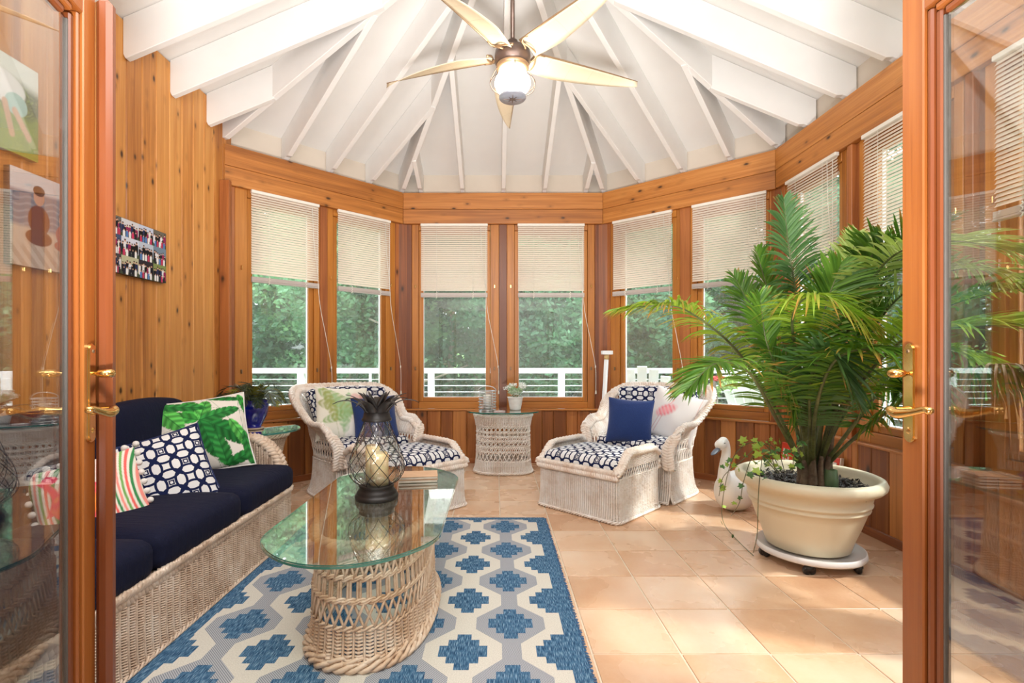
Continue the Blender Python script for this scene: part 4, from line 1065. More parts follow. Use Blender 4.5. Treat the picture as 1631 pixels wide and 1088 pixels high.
# ------------------------------------------------------------------ pineapple lantern, book
ln = thing('pineapple_lantern', 'glass pineapple candle lantern with black wire and leaf crown on the coffee table', 'lantern', (-.534, 2.25, .489))
obj('base', lathe_me([(0,0),(.094,0),(.096,.012),(.093,.02),(.086,.024),(.088,.03),(.080,.04),(.074,.052),(.078,.058),(.07,.064),(0,.064)], 40), BLACK, ln)
prof = [(.070,.064),(.098,.085),(.117,.11),(.122,.138),(.116,.175),(.100,.22),(.080,.27),(.062,.315),(.052,.350)]
pz = np.array([p[1] for p in prof]); pr = np.array([p[0] for p in prof])
zz = np.linspace(.064, .35, 40); V = []; Q = []; ns = 48
for j, z in enumerate(zz):
    for i in range(ns):
        a = 2*PI*i/ns; q = (z-.064)/.286*4.2; bump = .5*(math.cos(10*a/1+2*PI*q)+math.cos(10*a-2*PI*q))*.5
        r_ = np.interp(z, pz, pr)*(1+.05*bump)-.002; V.append((r_*math.cos(a), r_*math.sin(a), z))
for j in range(39):
    for i in range(ns): k = (i+1) % ns; Q.append((j*ns+i, j*ns+k, (j+1)*ns+k, (j+1)*ns+i))
LG = thin_glass('lantern_glass', (.93,.94,.93), 2.2, .03); obj('glass_body', mesh_np('glass_body', V, Q), LG, ln)
tb = Tubes(); t_ = np.linspace(0, 1, 30)
for s in (1, -1):
    for k in range(10):
        z = .068+t_*.28; a = 2*PI*k/10+s*t_*1.9; r_ = np.interp(z, pz, pr)+.003; tb.add(np.stack([r_*np.cos(a), r_*np.sin(a), z], 1)[None], .0016, 5)
obj('wire_cage', tb.mesh(), BLACK, ln)
obj('collar', lathe_me([(.05,.345),(.064,.347),(.067,.355),(.060,.362),(.056,.385),(0,.385)], 32), BLACK, ln)
def blade_leaf(L, w_, curl):
    n = 9; V = []
    for k in range(n):
        s = k/(n-1); wd = w_*(1-s)**.7*(.75+.8*s if s < .4 else 1.07); r0 = L*math.sin(s*curl)/curl; z = L*(1-math.cos(s*curl))/curl
        x, zz_ = r0, z
        for q, dz in ((-1, .0), (0, -.012*(1-s)), (1, .0)): V.append((x, q*wd/2, zz_, dz))
    return V, n
CR = []
for ring, (cnt, L, curl0, tilt, w_) in enumerate(((7, .185, -1.9, 1.25, .058), (6, .155, -1.25, 1.34, .055), (4, .125, -.6, 1.42, .046))):
    for k in range(cnt):
        n = 9; V = []; a0 = 2*PI*k/cnt+ring*.4; ang = tilt; x, z = .045-.012*ring, .362; st = L/(n-1)
        for j in range(n):
            s = j/(n-1); wd = w_*((1-s)**.75)*(1.0 if j else .8)+.001
            nx, nz = -math.sin(ang), math.cos(ang)
            for q in (-1, 0, 1): V.append((x+nx*.008*abs(q)*(1-s), q*wd/2, z+nz*.0+abs(q)*.004*(1-s)))
            x += st*math.cos(ang); z += st*math.sin(ang); ang += curl0*1.0/(n-1)
        Fq = []
        for j in range(n-1):
            for q in (0, 1): Fq.append((j*3+q, j*3+q+1, (j+1)*3+q+1, (j+1)*3+q))
        me = mesh('leaf', V, Fq, True); o = obj('leaf', me, BLACK, ln, rot=(0, 0, a0)); md = o.modifiers.new('solid', 'SOLIDIFY'); md.thickness = .0025
m = M('candle_wax'); m.set('Base Color', (.85,.68,.38)).set('Roughness', .5).set('Subsurface Weight', .3); WAX = m.m
obj('candle', lathe_me([(0,.065),(.040,.065),(.041,.19),(.038,.205),(.03,.20),(.006,.196),(0,.196)], 28), WAX, ln, loc=(.014, -.01, 0))
obj('candle', lathe_me([(0,.065),(.032,.065),(.033,.225),(.030,.232),(0,.222)], 28), WAX, ln, loc=(-.025, .03, 0), label='taller candle behind')
bk = thing('book_stack', 'two thin books lying on the coffee table behind the lantern', 'books', (-.40, 2.585, .489), rz=d(8))
PAPER = plain('paper', (.78,.70,.58), .8); COVER = plain('book_cover', (.62,.40,.25), .5)
for k in range(2):
    z = .016*k; box('page_block', -.095, .095, -.065, .065, z+.002, z+.013, PAPER, bk, c=.001); box('cover', -.098, .098, -.068, .068, z+.0132, z+.0155, COVER, bk, c=.0008)

# things on the side table
ZT = .601
wl_ = thing('wire_lantern', 'small round silver wire lantern with a white candle on the side table', 'lantern', (-.085, 4.90, ZT))
SIL = plain('brushed_silver', (.62,.62,.62), .3, .9)
tb = Tubes(); a = np.linspace(0, 2*PI, 33)[:-1]
for k in range(8):
    z = .008+.026*k; r_ = .082+.004*(k % 2); tb.add(np.stack([r_*np.cos(a), r_*np.sin(a), z+0*a], 1)[None], .004, 6, closed=True)
obj('rings', tb.mesh(), SIL, wl_)
tb = Tubes()
for k in range(7): q = 2*PI*k/7; tb.add([(.08*math.cos(q), .08*math.sin(q), 0), (.08*math.cos(q), .08*math.sin(q), .19)], .003, 6)
obj('uprights', tb.mesh(), SIL, wl_); tb = Tubes(); q = np.linspace(0, PI, 20); tb.add(np.stack([.085*np.cos(q), -.03*np.sin(q), .19+.05*np.sin(q)], 1)[None], .0045, 6); obj('handle', tb.mesh(), SIL, wl_)
obj('tray', lathe_me([(0,0),(.082,0),(.082,.006),(0,.006)], 28), SIL, wl_)
CWH = plain('candle_white', (.85,.82,.74), .5); obj('candle', lathe_me([(0,.007),(.038,.007),(.038,.145),(.034,.15),(0,.147)], 24), CWH, wl_)
tp = thing('potted_plant', 'small white ribbed pot of white flowers on the side table', 'plant', (.19, 4.93, ZT))
CER = plain('white_ceramic', (.84,.83,.80), .35, coat=.4)
obj('pot', lathe_me([(0,0),(.052,0)]+[(.054+.018*k/12+.0016*(k % 2), .012+.105*k/12) for k in range(13)]+[(.078,.122),(.078,.132),(.068,.132),(.066,.10),(0,.10)], 36), CER, tp)
lv = leaf_cloud(21, 900, 16, .11, (1,1,.7)); lv.transform(Matrix.Diagonal((.085,.085,.075,1))); lv.transform(Matrix.Translation((0,0,.19))); obj('foliage', lv, plain('sage_leaf', (.42,.58,.36), .6, noise=.3), tp, kind='stuff')
lv = leaf_cloud(22, 700, 20, .09, (1.1,1.1,.8)); lv.transform(Matrix.Diagonal((.10,.10,.085,1))); lv.transform(Matrix.Translation((.01,0,.205))); obj('blossoms', lv, plain('white_petal', (.88,.90,.86), .7), tp, kind='stuff')
tb = Tubes()
for k in range(12): q = k*.52; tb.add([(0,0,.09),(.04*math.cos(q),.04*math.sin(q),.17),(.08*math.cos(q),.08*math.sin(q),.23)], .0016, 4)
obj('stems', tb.mesh(), plain('stem_green', (.2,.35,.12), .6), tp)
co_ = thing('coaster', 'small pink and white coaster between lantern and potted plant', 'coaster', (.035, 4.80, ZT)); obj('disc', lathe_me([(0,0),(.055,0),(.056,.006),(0,.007)], 32), plain('coaster_pink', (.80,.66,.66), .4), co_)
obj('print', lathe_me([(0,.0072),(.035,.0075),(.035,.007)], 24), plain('coaster_white', (.85,.82,.8), .4), co_)

# ------------------------------------------------------------------ fronds
mf = M('palm_leaf'); a_ = mf.new('ShaderNodeVertexColor'); a_.layer_name = 'Col'; mf.set('Base Color', a_.outputs[0]).set('Roughness', .42).set('Specular IOR Level', .45)
tl = mf.new('ShaderNodeBsdfTranslucent'); mf.ln(a_.outputs[0], tl.inputs[0]); mx = mf.new('ShaderNodeMixShader'); mx.inputs[0].default_value = .35
mf.ln(mf.b.outputs[0], mx.inputs[1]); mf.ln(tl.outputs[0], mx.inputs[2]); mf.ln(mx.outputs[0], mf.out.inputs[0]); PALM = mf.m
def frond(parent, pts, L0, n, wd, r0, cols, droop=.25, start=.25, vee=.25, seed=0, brown=.15, rmat=None, ang=(78, 25), name='frond', clampx=None, curl=0, side_up=None):
    r = np.random.default_rng(seed); P = spline(pts, 80); T = np.gradient(P, axis=0); T /= np.linalg.norm(T, axis=1, keepdims=True)
    tb = Tubes(); tb.add(P[None], np.linspace(r0, r0*.12, 80)[None], 8); ra = obj(name, tb.mesh('rachis'), rmat, parent)
    t = np.linspace(start, .995, n); t = np.concatenate([t, t+.3/n]).clip(0, .998); sd = np.r_[np.ones(n), -np.ones(n)]; m_ = 2*n
    i = t*79; p0 = np.stack([np.interp(i, np.arange(80), P[:, k]) for k in range(3)], 1); tt = np.stack([np.interp(i, np.arange(80), T[:, k]) for k in range(3)], 1)
    U0 = np.array(side_up if side_up is not None else (0, 0, 1.)); S_ = np.cross(tt, U0); S_ /= np.linalg.norm(S_, axis=1, keepdims=True)+1e-9; N_ = np.cross(S_, tt)
    tau = (t-start)/(1-start); L = L0*np.sin(PI*np.clip(.16+.80*tau, 0, 1))**.65*r.uniform(.88, 1.1, m_)
    a = np.radians(ang[0]+(ang[1]-ang[0])*tau+r.normal(0, 4, m_))
    D = tt*np.cos(a)[:, None]+S_*(sd*np.sin(a))[:, None]+N_*(vee+r.normal(0, .06, m_))[:, None]; D /= np.linalg.norm(D, axis=1, keepdims=True)
    W = tt-(tt*D).sum(1, keepdims=True)*D; W /= np.linalg.norm(W, axis=1, keepdims=True); tw = r.normal(0, .25, m_)[:, None]; W = W*np.cos(tw)+np.cross(D, W)*np.sin(tw)
    s = np.array([0, .2, .45, .7, .88, 1.0]); ws = np.array([.35, .9, 1.0, .8, .45, .04]); K = len(s); dr = droop*r.uniform(.6, 1.5, m_)
    C = p0[:, None]+D[:, None]*(L[:, None]*s)[..., None]; C[..., 2] -= (dr*L)[:, None]*s**2
    if curl: C[..., 2] -= curl*L[:, None]*s**3*r.uniform(.3, 1.4, m_)[:, None]
    nb = np.cross(D, W); off_ = W[:, None]*(wd*ws/2)[None, :, None]
    V = np.stack([C-off_, C+nb[:, None]*(-.12*wd*ws)[None, :, None], C+off_], 2)   # m,K,3,3
    if clampx: V[..., 0] = np.minimum(V[..., 0], clampx+r.uniform(-.02, 0, V.shape[:3]))
    idx = np.arange(m_*K*3).reshape(m_, K, 3); Q = np.concatenate([np.stack([idx[:, :-1, q], idx[:, :-1, q+1], idx[:, 1:, q+1], idx[:, 1:, q]], -1).reshape(-1, 4) for q in (0, 1)])
    me = mesh_np('leaflets', V.reshape(-1, 3), Q)
    cc = np.array(cols); pick = r.uniform(0, 1, m_); c0 = cc[0]*(1-pick[:, None])+cc[1]*pick[:, None]
    Cc = np.repeat(c0[:, None], K, 1); br = (r.uniform(0, 1, m_) < brown).astype(float)*r.uniform(.4, 1, m_); tipc = np.array([.55, .20, .05])
    mk = br[:, None]*np.clip((s[None]-.62)/.3, 0, 1); Cc = Cc*(1-mk[..., None])+tipc*mk[..., None]
    paint(me, np.repeat(Cc[:, :, None], 3, 2).reshape(-1, 3)); me.materials.append(PALM)
    o = bpy.data.objects.new('leaflets', me); link(o, ra); tag(o, kind='stuff'); return ra

# blue pot with its cycad-like plant
bp = thing('blue_pot_plant', 'dark feathery plant in a glossy cobalt blue pot on the end table', 'plant', (-1.745, 3.62, .602))
obj('pot', lathe_me([(0,.012),(.052,.012),(.050,.022),(.062,.045),(.088,.10),(.098,.15),(.100,.185),(.094,.19),(.098,.197),(.100,.21),(.091,.21),(.088,.19),(0,.185)], 44), plain('cobalt_glaze', (.003,.012,.33), .12, coat=1.0, noise=.2), bp)
obj('saucer', lathe_me([(0,0),(.062,0),(.066,.012),(0,.012)], 32), plain('cork', (.55,.42,.30), .8), bp)
r = random.Random(8)
DK = [(.020,.035,.022), (.045,.07,.03)]; OL = [(.13,.15,.02), (.28,.27,.03)]; SV = [(.10,.14,.12), (.20,.25,.22)]
FSTEM = plain('fern_stem', (.06,.08,.03), .5)
for k in range(17):
    a = 2*PI*k/17+r.uniform(-.15, .15); up_ = r.uniform(.07, .20) if k % 2 else r.uniform(.02, .08); L = r.uniform(.18, .27)
    pts = [(0,0,.18), (math.cos(a)*L*.35, math.sin(a)*L*.35, .20+up_*.8), (math.cos(a)*L*.75, math.sin(a)*L*.75, .20+up_*.85), (math.cos(a)*L, math.sin(a)*L, .17+up_*.2)]
    frond(bp, pts, .075, 26, .007, .0035, (OL if k % 5 == 1 else (SV if math.cos(a) > .6 else DK)), droop=.15, start=.2, seed=k, brown=0, rmat=FSTEM, ang=(70, 30))
for k in range(5):
    a = 1.2*k+.3; pts = [(0,0,.18), (math.cos(a)*.04, math.sin(a)*.04, .25), (math.cos(a)*.10, math.sin(a)*.10, .31)]
    frond(bp, pts, .05, 16, .010, .003, OL, droop=.1, start=.3, seed=50+k, brown=0, rmat=FSTEM)

# ------------------------------------------------------------------ planter, caddy, palm, ivy
PC = (1.7325, 2.80)
pt = thing('planter', 'large cream plastic planter with a rolled rim and two raised bands', 'planter', (PC[0], PC[1], 0))
CREAM = plain('cream_planter', (.78,.71,.53), .42, noise=.02, nscale=3)
prof = [(0,.078),(.195,.078),(.205,.084),(.222,.14),(.247,.205),(.268,.265),(.281,.305),(.289,.309),(.292,.316),(.287,.323),(.290,.334),(.299,.338),(.301,.346),(.296,.352),(.306,.395),(.320,.408),(.345,.416),(.360,.432),(.364,.452),(.355,.472),(.338,.480),(.322,.474),(.314,.455),(.305,.40),(0,.39)]
obj('pot', lathe_me(prof, 72), CREAM, pt)
so_ = leaf_cloud(31, 2600, 1, .03, (.01,.01,.01)); rr_ = np.random.default_rng(5); n = 2600; qa = rr_.uniform(0, 2*PI, n); qr = .30*np.sqrt(rr_.uniform(0, 1, n)); Pm = np.stack([qr*np.cos(qa), qr*np.sin(qa), .402+rr_.uniform(0, .03, n)], 1)
A_ = rr_.normal(size=(n, 3)); A_[:, 2] *= .35; A_ /= np.linalg.norm(A_, axis=1, keepdims=True); B_ = np.cross(A_, rr_.normal(size=(n, 3))*.3+[0,0,1]); B_ /= np.linalg.norm(B_, axis=1, keepdims=True)
V = np.stack([Pm-A_*.018, Pm+B_*.006, Pm+A_*.018, Pm-B_*.006], 1).reshape(-1, 3); obj('mulch', mesh_np('mulch', V, np.arange(4*n).reshape(n, 4), False), plain('dark_mulch', (.035,.028,.026), .55, noise=.5, nscale=60), pt, kind='stuff')
cd = thing('plant_caddy', 'clear plastic rolling plant caddy with black casters under the planter', 'caddy', (PC[0], PC[1]-.02, 0))
m = M('frosted_plastic'); m.set('Base Color', (.86,.84,.84)).set('Roughness', .25).set('Alpha', .75); PLA = m.m
obj('tray', lathe_me([(0,.060),(.235,.060),(.262,.056),(.266,.064),(.262,.088),(.256,.088),(.252,.068),(0,.068)], 56), PLA, cd)
wh = lathe_me([(0,-.011),(.018,-.011),(.022,-.007),(.022,.007),(.018,.011),(0,.011)], 24)
BLK = plain('black_plastic', (.012,.012,.013), .35)
for k in range(5):
    a = -PI/2-.555+2*PI*k/5; x, y = .225*math.cos(a), .225*math.sin(a)
    e = obj('caster', lathe_me([(0,.030),(.012,.030),(.013,.056),(0,.056)], 16), BLK, cd, loc=(x, y, 0)); 
    for q in (-1, 1): obj('wheel', wh, BLK, e, loc=(q*.012*math.sin(a+.6), -q*.012*math.cos(a+.6), .0222), rot=(PI/2, 0, a+.6+PI/2))
    obj('hood', lathe_me([(.024,.026),(.026,.034),(.020,.046),(0,.052)], 18), BLK, e)

pm_ = thing('palm', 'tall green palm with arching fronds growing from the cream planter', 'plant', (0, 0, 0))
STEM = wick('palm_stem', (.05,.055,.025), (.10,.12,.04), (.19,.20,.08), .4); SHEATH = wick('palm_sheath', (.075,.045,.028), (.17,.11,.07), (.27,.20,.13), .7)
bx, by_ = PC[0]+.03, PC[1]-.02
r = random.Random(3)
for k in range(11):
    a = 2*PI*k/11; q = .045; hh = r.uniform(.16, .30)
    tb = Tubes(); P = spline([(bx+math.cos(a)*q*1.3, by_+math.sin(a)*q*1.3, .39), (bx+math.cos(a)*q*1.35, by_+math.sin(a)*q*1.35, .39+hh*.5), (bx+math.cos(a)*(q+.035), by_+math.sin(a)*(q+.035), .39+hh)], 12)
    tb.add(P[None], np.array([.034,.036,.036,.034,.031,.028,.026,.024,.021,.019,.017,.014])[None], 9, flat=.55); obj('sheath', tb.mesh('sheath'), SHEATH, pm_)
obj('stub', lathe_me([(.034,.0),(.036,.05),(.030,.115),(.026,.118),(.020,.112),(0,.11)], 16), plain('cut_stub', (.10,.16,.07), .45), pm_, loc=(bx+.035, by_-.085, .40), label='cut green leaf stub with tan rim')
G1 = [(.06,.17,.018), (.16,.32,.035)]; G2 = [(.16,.31,.018), (.38,.54,.05)]; G3 = [(.06,.155,.045), (.13,.26,.085)]; G4 = [(.30,.44,.06), (.55,.66,.22)]
def A(*q): return [at(*p) for p in q]
B0 = lambda dx=0, Y=2.78: (1292+dx, 752, Y)
FR = [ # control points, leaflet length, colours, droop, brown, start
 (A(B0(-2), (1286,650,2.80), (1272,500,2.75), (1257,400,2.70), (1248,318,2.68)), .26, G3, .30, .10, .30, 56),
 (A(B0(-10), (1240,660,2.72), (1175,560,2.62), (1100,498,2.52), (1050,486,2.46), (985,494,2.42)), .25, G2, .30, .65, .30, 54),
 (A(B0(4), (1304,620,2.86), (1330,490,2.92), (1352,420,2.96), (1366,372,2.98)), .24, G4, .35, .15, .42, 44),
 (A(B0(10), (1345,640,2.66), (1430,530,2.5), (1530,480,2.30), (1640,455,2.05)), .34, G2, .30, .10, .25, 60),
 (A(B0(14), (1370,690,2.62), (1460,625,2.42), (1560,588,2.20), (1650,590,2.0)), .26, G1, .55, .5, .30, 50),
 (A(B0(8), (1335,620,2.80), (1385,490,2.70), (1440,400,2.56), (1500,350,2.4)), .30, G1, .25, .10, .28, 54),
 (A(B0(-4), (1278,610,2.62), (1262,510,2.42), (1300,470,2.22), (1385,512,2.08)), .22, G2, .45, .9, .40, 46),
 (A(B0(-10), (1238,670,2.55), (1190,590,2.35), (1140,580,2.22), (1095,620,2.15)), .22, G1, .30, .30, .30, 44),
 (A(B0(2), (1300,650,2.50), (1335,570,2.28), (1420,560,2.08), (1490,620,1.98)), .27, G1, .40, .25, .28, 50),
 (A(B0(-8), (1252,620,2.92), (1205,510,3.05), (1170,440,3.12)), .27, G1, .30, .15, .28, 50),
 (A(B0(8), (1345,660,2.86), (1400,600,2.84), (1460,620,2.76)), .28, G1, .35, .15, .25, 46),
 (A(B0(0), (1295,620,2.68), (1312,500,2.55), (1340,420,2.50)), .30, G1, .25, .10, .25, 56),
 (A(B0(-4), (1270,640,2.66), (1225,560,2.50), (1210,470,2.48)), .26, G1, .25, .25, .25, 50),
 (A(B0(4), (1318,640,2.70), (1372,560,2.60), (1420,470,2.50)), .30, G1, .35, .10, .25, 52),
 (A(B0(-2), (1290,680,2.60), (1292,600,2.42), (1325,560,2.30), (1365,640,2.22)), .24, G3, .25, .10, .25, 46),
 (A(B0(6), (1325,600,2.75), (1400,430,2.45), (1500,385,2.20), (1620,400,2.05)), .28, G4, .25, .10, .40, 50),
 (A(B0(9), (1350,640,2.5), (1440,540,2.2), (1540,520,1.95), (1650,520,1.8)), .36, G2, .25, .05, .25, 56),
 (A(B0(9), (1350,600,2.7), (1425,480,2.55), (1520,430,2.35), (1620,440,2.1)), .34, G4, .35, .05, .30, 50),
 (A(B0(12), (1365,670,2.6), (1440,580,2.5), (1520,560,2.35), (1610,600,2.1)), .32, G2, .3, .1, .28, 50),
 (A(B0(5), (1325,560,2.78), (1370,440,2.72), (1410,390,2.6), (1470,400,2.4)), .30, G1, .25, .1, .28, 50),
 (A(B0(-6), (1262,600,2.82), (1228,480,2.85), (1205,400,2.85)), .25, G1, .25, .1, .30, 50),
]
for k, (pts, L0, cols, dr, br, st, n) in enumerate(FR):
    fr_ = frond(pm_, pts, L0*1.04, int(n*1.5), .0145, .0115, cols, droop=dr, start=st, vee=.22, seed=k+100, brown=br, rmat=STEM, clampx=2.22, curl=.12 if br > .4 else 0, side_up=(0, -.75, .65) if k in (0, 2, 11, 12, 9) else None)
# a dry curled frond tip
frond(pm_, A((1480,612,2.3), (1540,590,2.2), (1600,580,2.05), (1650,585,1.98)), .20, 26, .012, .009, [(.20,.11,.05), (.36,.24,.12)], droop=.9, start=.1, seed=77, brown=.9, rmat=SHEATH, clampx=2.22, curl=.4)

iv = thing('ivy', 'light green ivy trailing from the planter rim down to the tiles', 'plant', (0, 0, 0))
def ivy_leaf():
    P = [(0,0),(.35,-.15),(.9,-.1),(.62,.3),(1.05,.75),(.45,.78),(0,1.35),(-.45,.78),(-1.05,.75),(-.62,.3),(-.9,-.1),(-.35,-.15)]
    V = [(0,.35,.12)]+[(x, y, -.08*abs(x)) for x, y in P]; return V, [(0, k, k % 12+1) for k in range(1, 13)]
IV1 = plain('ivy_light', (.34,.50,.06), .45, noise=.25, nscale=15); IV2 = plain('ivy_dark', (.08,.20,.05), .45, noise=.3)
V_, F_ = ivy_leaf(); im1 = mesh('ivy_leaf', V_, F_, True); im1.materials.append(IV1); im2 = mesh('ivy_leaf', V_, F_, True); im2.materials.append(IV2)
VN = [[(1245,752,2.72),(1222,712,2.66),(1196,705,2.62),(1172,722,2.66),(1160,752,2.9),(1152,790,3.15),(1150,822,3.36),(1158,842,3.24),(1178,864,3.02),(1200,886,2.82)],
      [(1250,752,2.74),(1238,718,2.72),(1214,708,2.70),(1180,735,2.75),(1152,760,3.0),(1145,790,3.2)],
      [(1240,755,2.65),(1205,722,2.58),(1185,765,2.66),(1178,800,2.9),(1165,822,3.3)],
      [(1262,750,2.62),(1268,715,2.55),(1290,700,2.52)], [(1235,750,2.6),(1228,722,2.55),(1222,700,2.52)], [(1240,752,2.68),(1218,726,2.6),(1212,745,2.52),(1208,790,2.55),(1206,850,2.62),(1200,880,2.80)]]
r = random.Random(12)
for vi, vn in enumerate(VN):
    P = spline(A(*vn), 60); P[:, 2] = np.maximum(P[:, 2], .006); vo = obj('vine', tube_me([tuple(p) for p in P], .0022, 5), STEM, iv)
    for k in range(7 if vi in (0,) else 7 if vi < 4 else 4):
        q = P[int(4+53*k/7+r.uniform(0, 3)) % 60] if vi else P[int(4+54*(k+1)/8)]
        for e in range(3 if k < 4 else 1):
            o = bpy.data.objects.new('leaf', im1 if r.random() < .62 else im2); s = r.uniform(.014, .026); o.scale = (s, s, s)
            o.location = (q[0]+r.uniform(-.035, .035), q[1]+r.uniform(-.03, .02), max(.014, q[2]+r.uniform(-.01, .035))); o.rotation_euler = (r.uniform(.2, 1.5), r.uniform(-.6, .6), r.uniform(-1.6, 1.6)); link(o, iv)

# ------------------------------------------------------------------ swan
sw = thing('swan', 'white carved wooden swan with grey bill on the tiles beside the planter', 'figure', (1.76, 3.70, 0), rz=d(-52))
bm = bmesh.new()
def ell(c_, r_, seg=28, tail=0):
    q = bmesh.ops.create_uvsphere(bm, u_segments=seg, v_segments=18, radius=1)['verts']
    for v in q:
        v.co = Vector((v.co.x*r_[0], v.co.y*r_[1], v.co.z*r_[2]))
        if tail and v.co.y > 0: s = v.co.y/r_[1]; v.co.x *= 1-.45*s*s; v.co.z += tail*s*s
        v.co += Vector(c_)
ell((0, .02, .135), (.128, .21, .145), tail=.06); ell((0, -.105, .15), (.095, .09, .13)); ell((0, -.205, .497), (.036, .052, .039))
tbm = Tubes(); P = spline([(0,-.10,.14),(0,-.155,.24),(0,-.150,.34),(0,-.128,.43),(0,-.135,.49),(0,-.165,.522),(0,-.205,.505)], 40)
tbm.add(P[None], np.interp(np.linspace(0,1,40), [0,.2,.45,.8,1], [.070,.044,.031,.028,.030])[None], 16); mt_ = tbm.mesh(); bm.from_mesh(mt_)
me = bm_mesh('swan_body', bm, True); SWW = plain('painted_swan_white', (.86,.84,.79), .45, noise=.04, nscale=12)
o = obj('body', me, SWW, sw); md = o.modifiers.new('rm', 'REMESH'); md.mode = 'VOXEL'; md.voxel_size = .006; md.use_smooth_shade = True; md = o.modifiers.new('sm', 'SMOOTH'); md.iterations = 6
for v in me.vertices: v.co.z = max(v.co.z, .004)
bm = bmesh.new(); q = bmesh.ops.create_uvsphere(bm, u_segments=16, v_segments=10, radius=1)['verts']
for v in q: s = (1-v.co.y)/2; v.co = Vector((v.co.x*.021*(1-.1*s), -.272+v.co.y*.058, .478+v.co.z*.018*(1-.35*s)-.040*s))
obj('bill', bm_mesh('bill', bm, True), plain('bill_grey', (.10,.12,.16), .4), sw)
for s in (-1, 1):
    me = tube_me([(s*.012,-.236,.500),(s*.024,-.228,.507),(s*.031,-.213,.512),(s*.031,-.200,.512)], .0035, 6); obj('eye_stripe', me, BLK, sw)

# ------------------------------------------------------------------ sign, white pole
sg_ = thing('red_sign', 'red sign board with white lettering leaning on the right wall behind the planter', 'sign', (2.262, 3.71, 0), rot=(0, d(6), 0))
RED = plain('sign_red', (.62,.045,.02), .45, noise=.1, nscale=5); SW2 = plain('sign_white', (.85,.80,.76), .5)
box('board', 0, .02, -.34, .34, 0, .44, RED, sg_); box('edge_trim', .0, .022, -.35, -.341, 0, .445, SW2, sg_, c=.001)
def text(body, size, loc, rot, mat, parent, ext_=.0015, name='lettering'):
    cu = bpy.data.curves.new(name, 'FONT'); cu.body = body; cu.size = size; cu.extrude = ext_; cu.align_x = 'CENTER'; cu.align_y = 'CENTER'; cu.offset = .002
    o = bpy.data.objects.new(name, cu); o.location = loc; o.rotation_euler = rot; me = bpy.data.meshes.new_from_object(o); me.materials.clear(); me.materials.append(mat); q = bpy.data.objects.new(name, me); q.location = loc; q.rotation_euler = rot; bpy.data.objects.remove(o); return link(q, parent)
text('THE', .13, (-.002, -.20, .355), (PI/2, 0, -PI/2), SW2, sg_); text('IS', .13, (-.002, .27, .345), (PI/2, 0, -PI/2), SW2, sg_)
for z in (.262, .285): box('stripe', -.002, 0, .10, .33, z, z+.010, SW2, sg_, c=0)
po = thing('white_pole', 'white painted pole with a flat cap leaning in the corner behind the right armchair', 'pole', (0, 0, 0))
p0, p1 = Vector((1.03, 4.96, .01)), Vector((1.115, 5.06, 1.145))
obj('shaft', tube_me([p0, p1], .022, 12), WTRIM, po); obj('collar', tube_me([p1+(p0-p1).normalized()*.05, p1+Vector((0,0,.002))], .0235, 14), plain('tan_tape', (.62,.42,.18), .6), po)
box('cap', 1.065, 1.17, 5.02, 5.10, 1.147, 1.185, WTRIM, po)

# ------------------------------------------------------------------ ceiling fan
fa = thing('ceiling_fan', 'five bladed ceiling fan with cream sail blades and a caged glass lamp', 'ceiling fan', (.10, 3.02, 0))
BRZ = plain('fan_bronze', (.16,.11,.09), .35, .6, noise=.1); BRZL = plain('fan_gold_bronze', (.42,.28,.17), .35, .7)
obj('rod', tube_me([(0,0,3.0),(0,0,3.82)], .0125, 12), BRZ, fa)
obj('canopy', lathe_me([(.03,3.70),(.06,3.74),(.065,3.80),(0,3.80)], 24), BRZ, fa)
obj('motor', lathe_me([(.0,3.02),(.03,3.02),(.035,2.985),(.07,2.965),(.104,2.955),(.108,2.93),(.108,2.895),(.100,2.882),(.098,2.872),(0,2.872)], 44), BRZ, fa)
obj('lamp_holder', lathe_me([(.097,2.871),(.099,2.862),(.094,2.852),(.085,2.842),(0,2.842)], 40), BRZL, fa)
m = M('lit_lamp_glass'); em = m.new('ShaderNodeEmission'); em.inputs[0].default_value = (1,.86,.66,1); em.inputs[1].default_value = 20; m.ln(em.outputs[0], m.out.inputs[0])
obj('lamp_shade', lathe_me([(.080,2.842),(.083,2.825),(.095,2.805),(.106,2.780),(.108,2.760),(.098,2.735),(.078,2.712),(.066,2.702),(0,2.702)], 40), m.m, fa)
tb = Tubes(); a = np.linspace(0, 2*PI, 49)[:-1]; tb.add(np.stack([.135*np.cos(a), .135*np.sin(a), 2.765+0*a], 1)[None], .0022, 6, closed=True)
for k in range(4):
    q = 2*PI*k/4-PI/2+.1; ca, sa = math.cos(q), math.sin(q)
    tb.add(spline([(.092*ca,.092*sa,2.86),(.12*ca,.12*sa,2.81),(.136*ca,.136*sa,2.765),(.12*ca,.12*sa,2.72),(.075*ca,.075*sa,2.692)], 20)[None], .0022, 6)
obj('lamp_cage', tb.mesh(), BRZ, fa)
cap = obj('lamp_cap', lathe_me([(.060,2.702),(.070,2.700),(.080,2.690),(.082,2.680),(.078,2.674),(0,2.670)], 40), plain('pewter_cap', (.42,.44,.52), .35, .5), fa)
V = []
for k in range(16):
    a = 2*PI*k/16; rr2 = (.058 if k % 4 == 0 else .036 if k % 2 == 0 else .012); V.append((rr2*math.cos(a), rr2*math.sin(a), 2.6735))
V = V+[(x*.9, y*.9, 2.6685) for x, y, z in V]; obj('compass_star', mesh('star', V, [tuple(range(16, 32))]+[(i, (i+1) % 16, (i+1) % 16+16, i+16) for i in range(16)]), BRZ, cap)
SAIL = M('sail_canvas'); SAIL.set('Base Color', (.74,.62,.45)).set('Roughness', .7); SAIL.bump(SAIL.noise(SAIL.coord(), 240, 2), .15, .002); SAIL = SAIL.m
n = 26; xs = np.linspace(.125, .86, n); V = []; mrow = 7
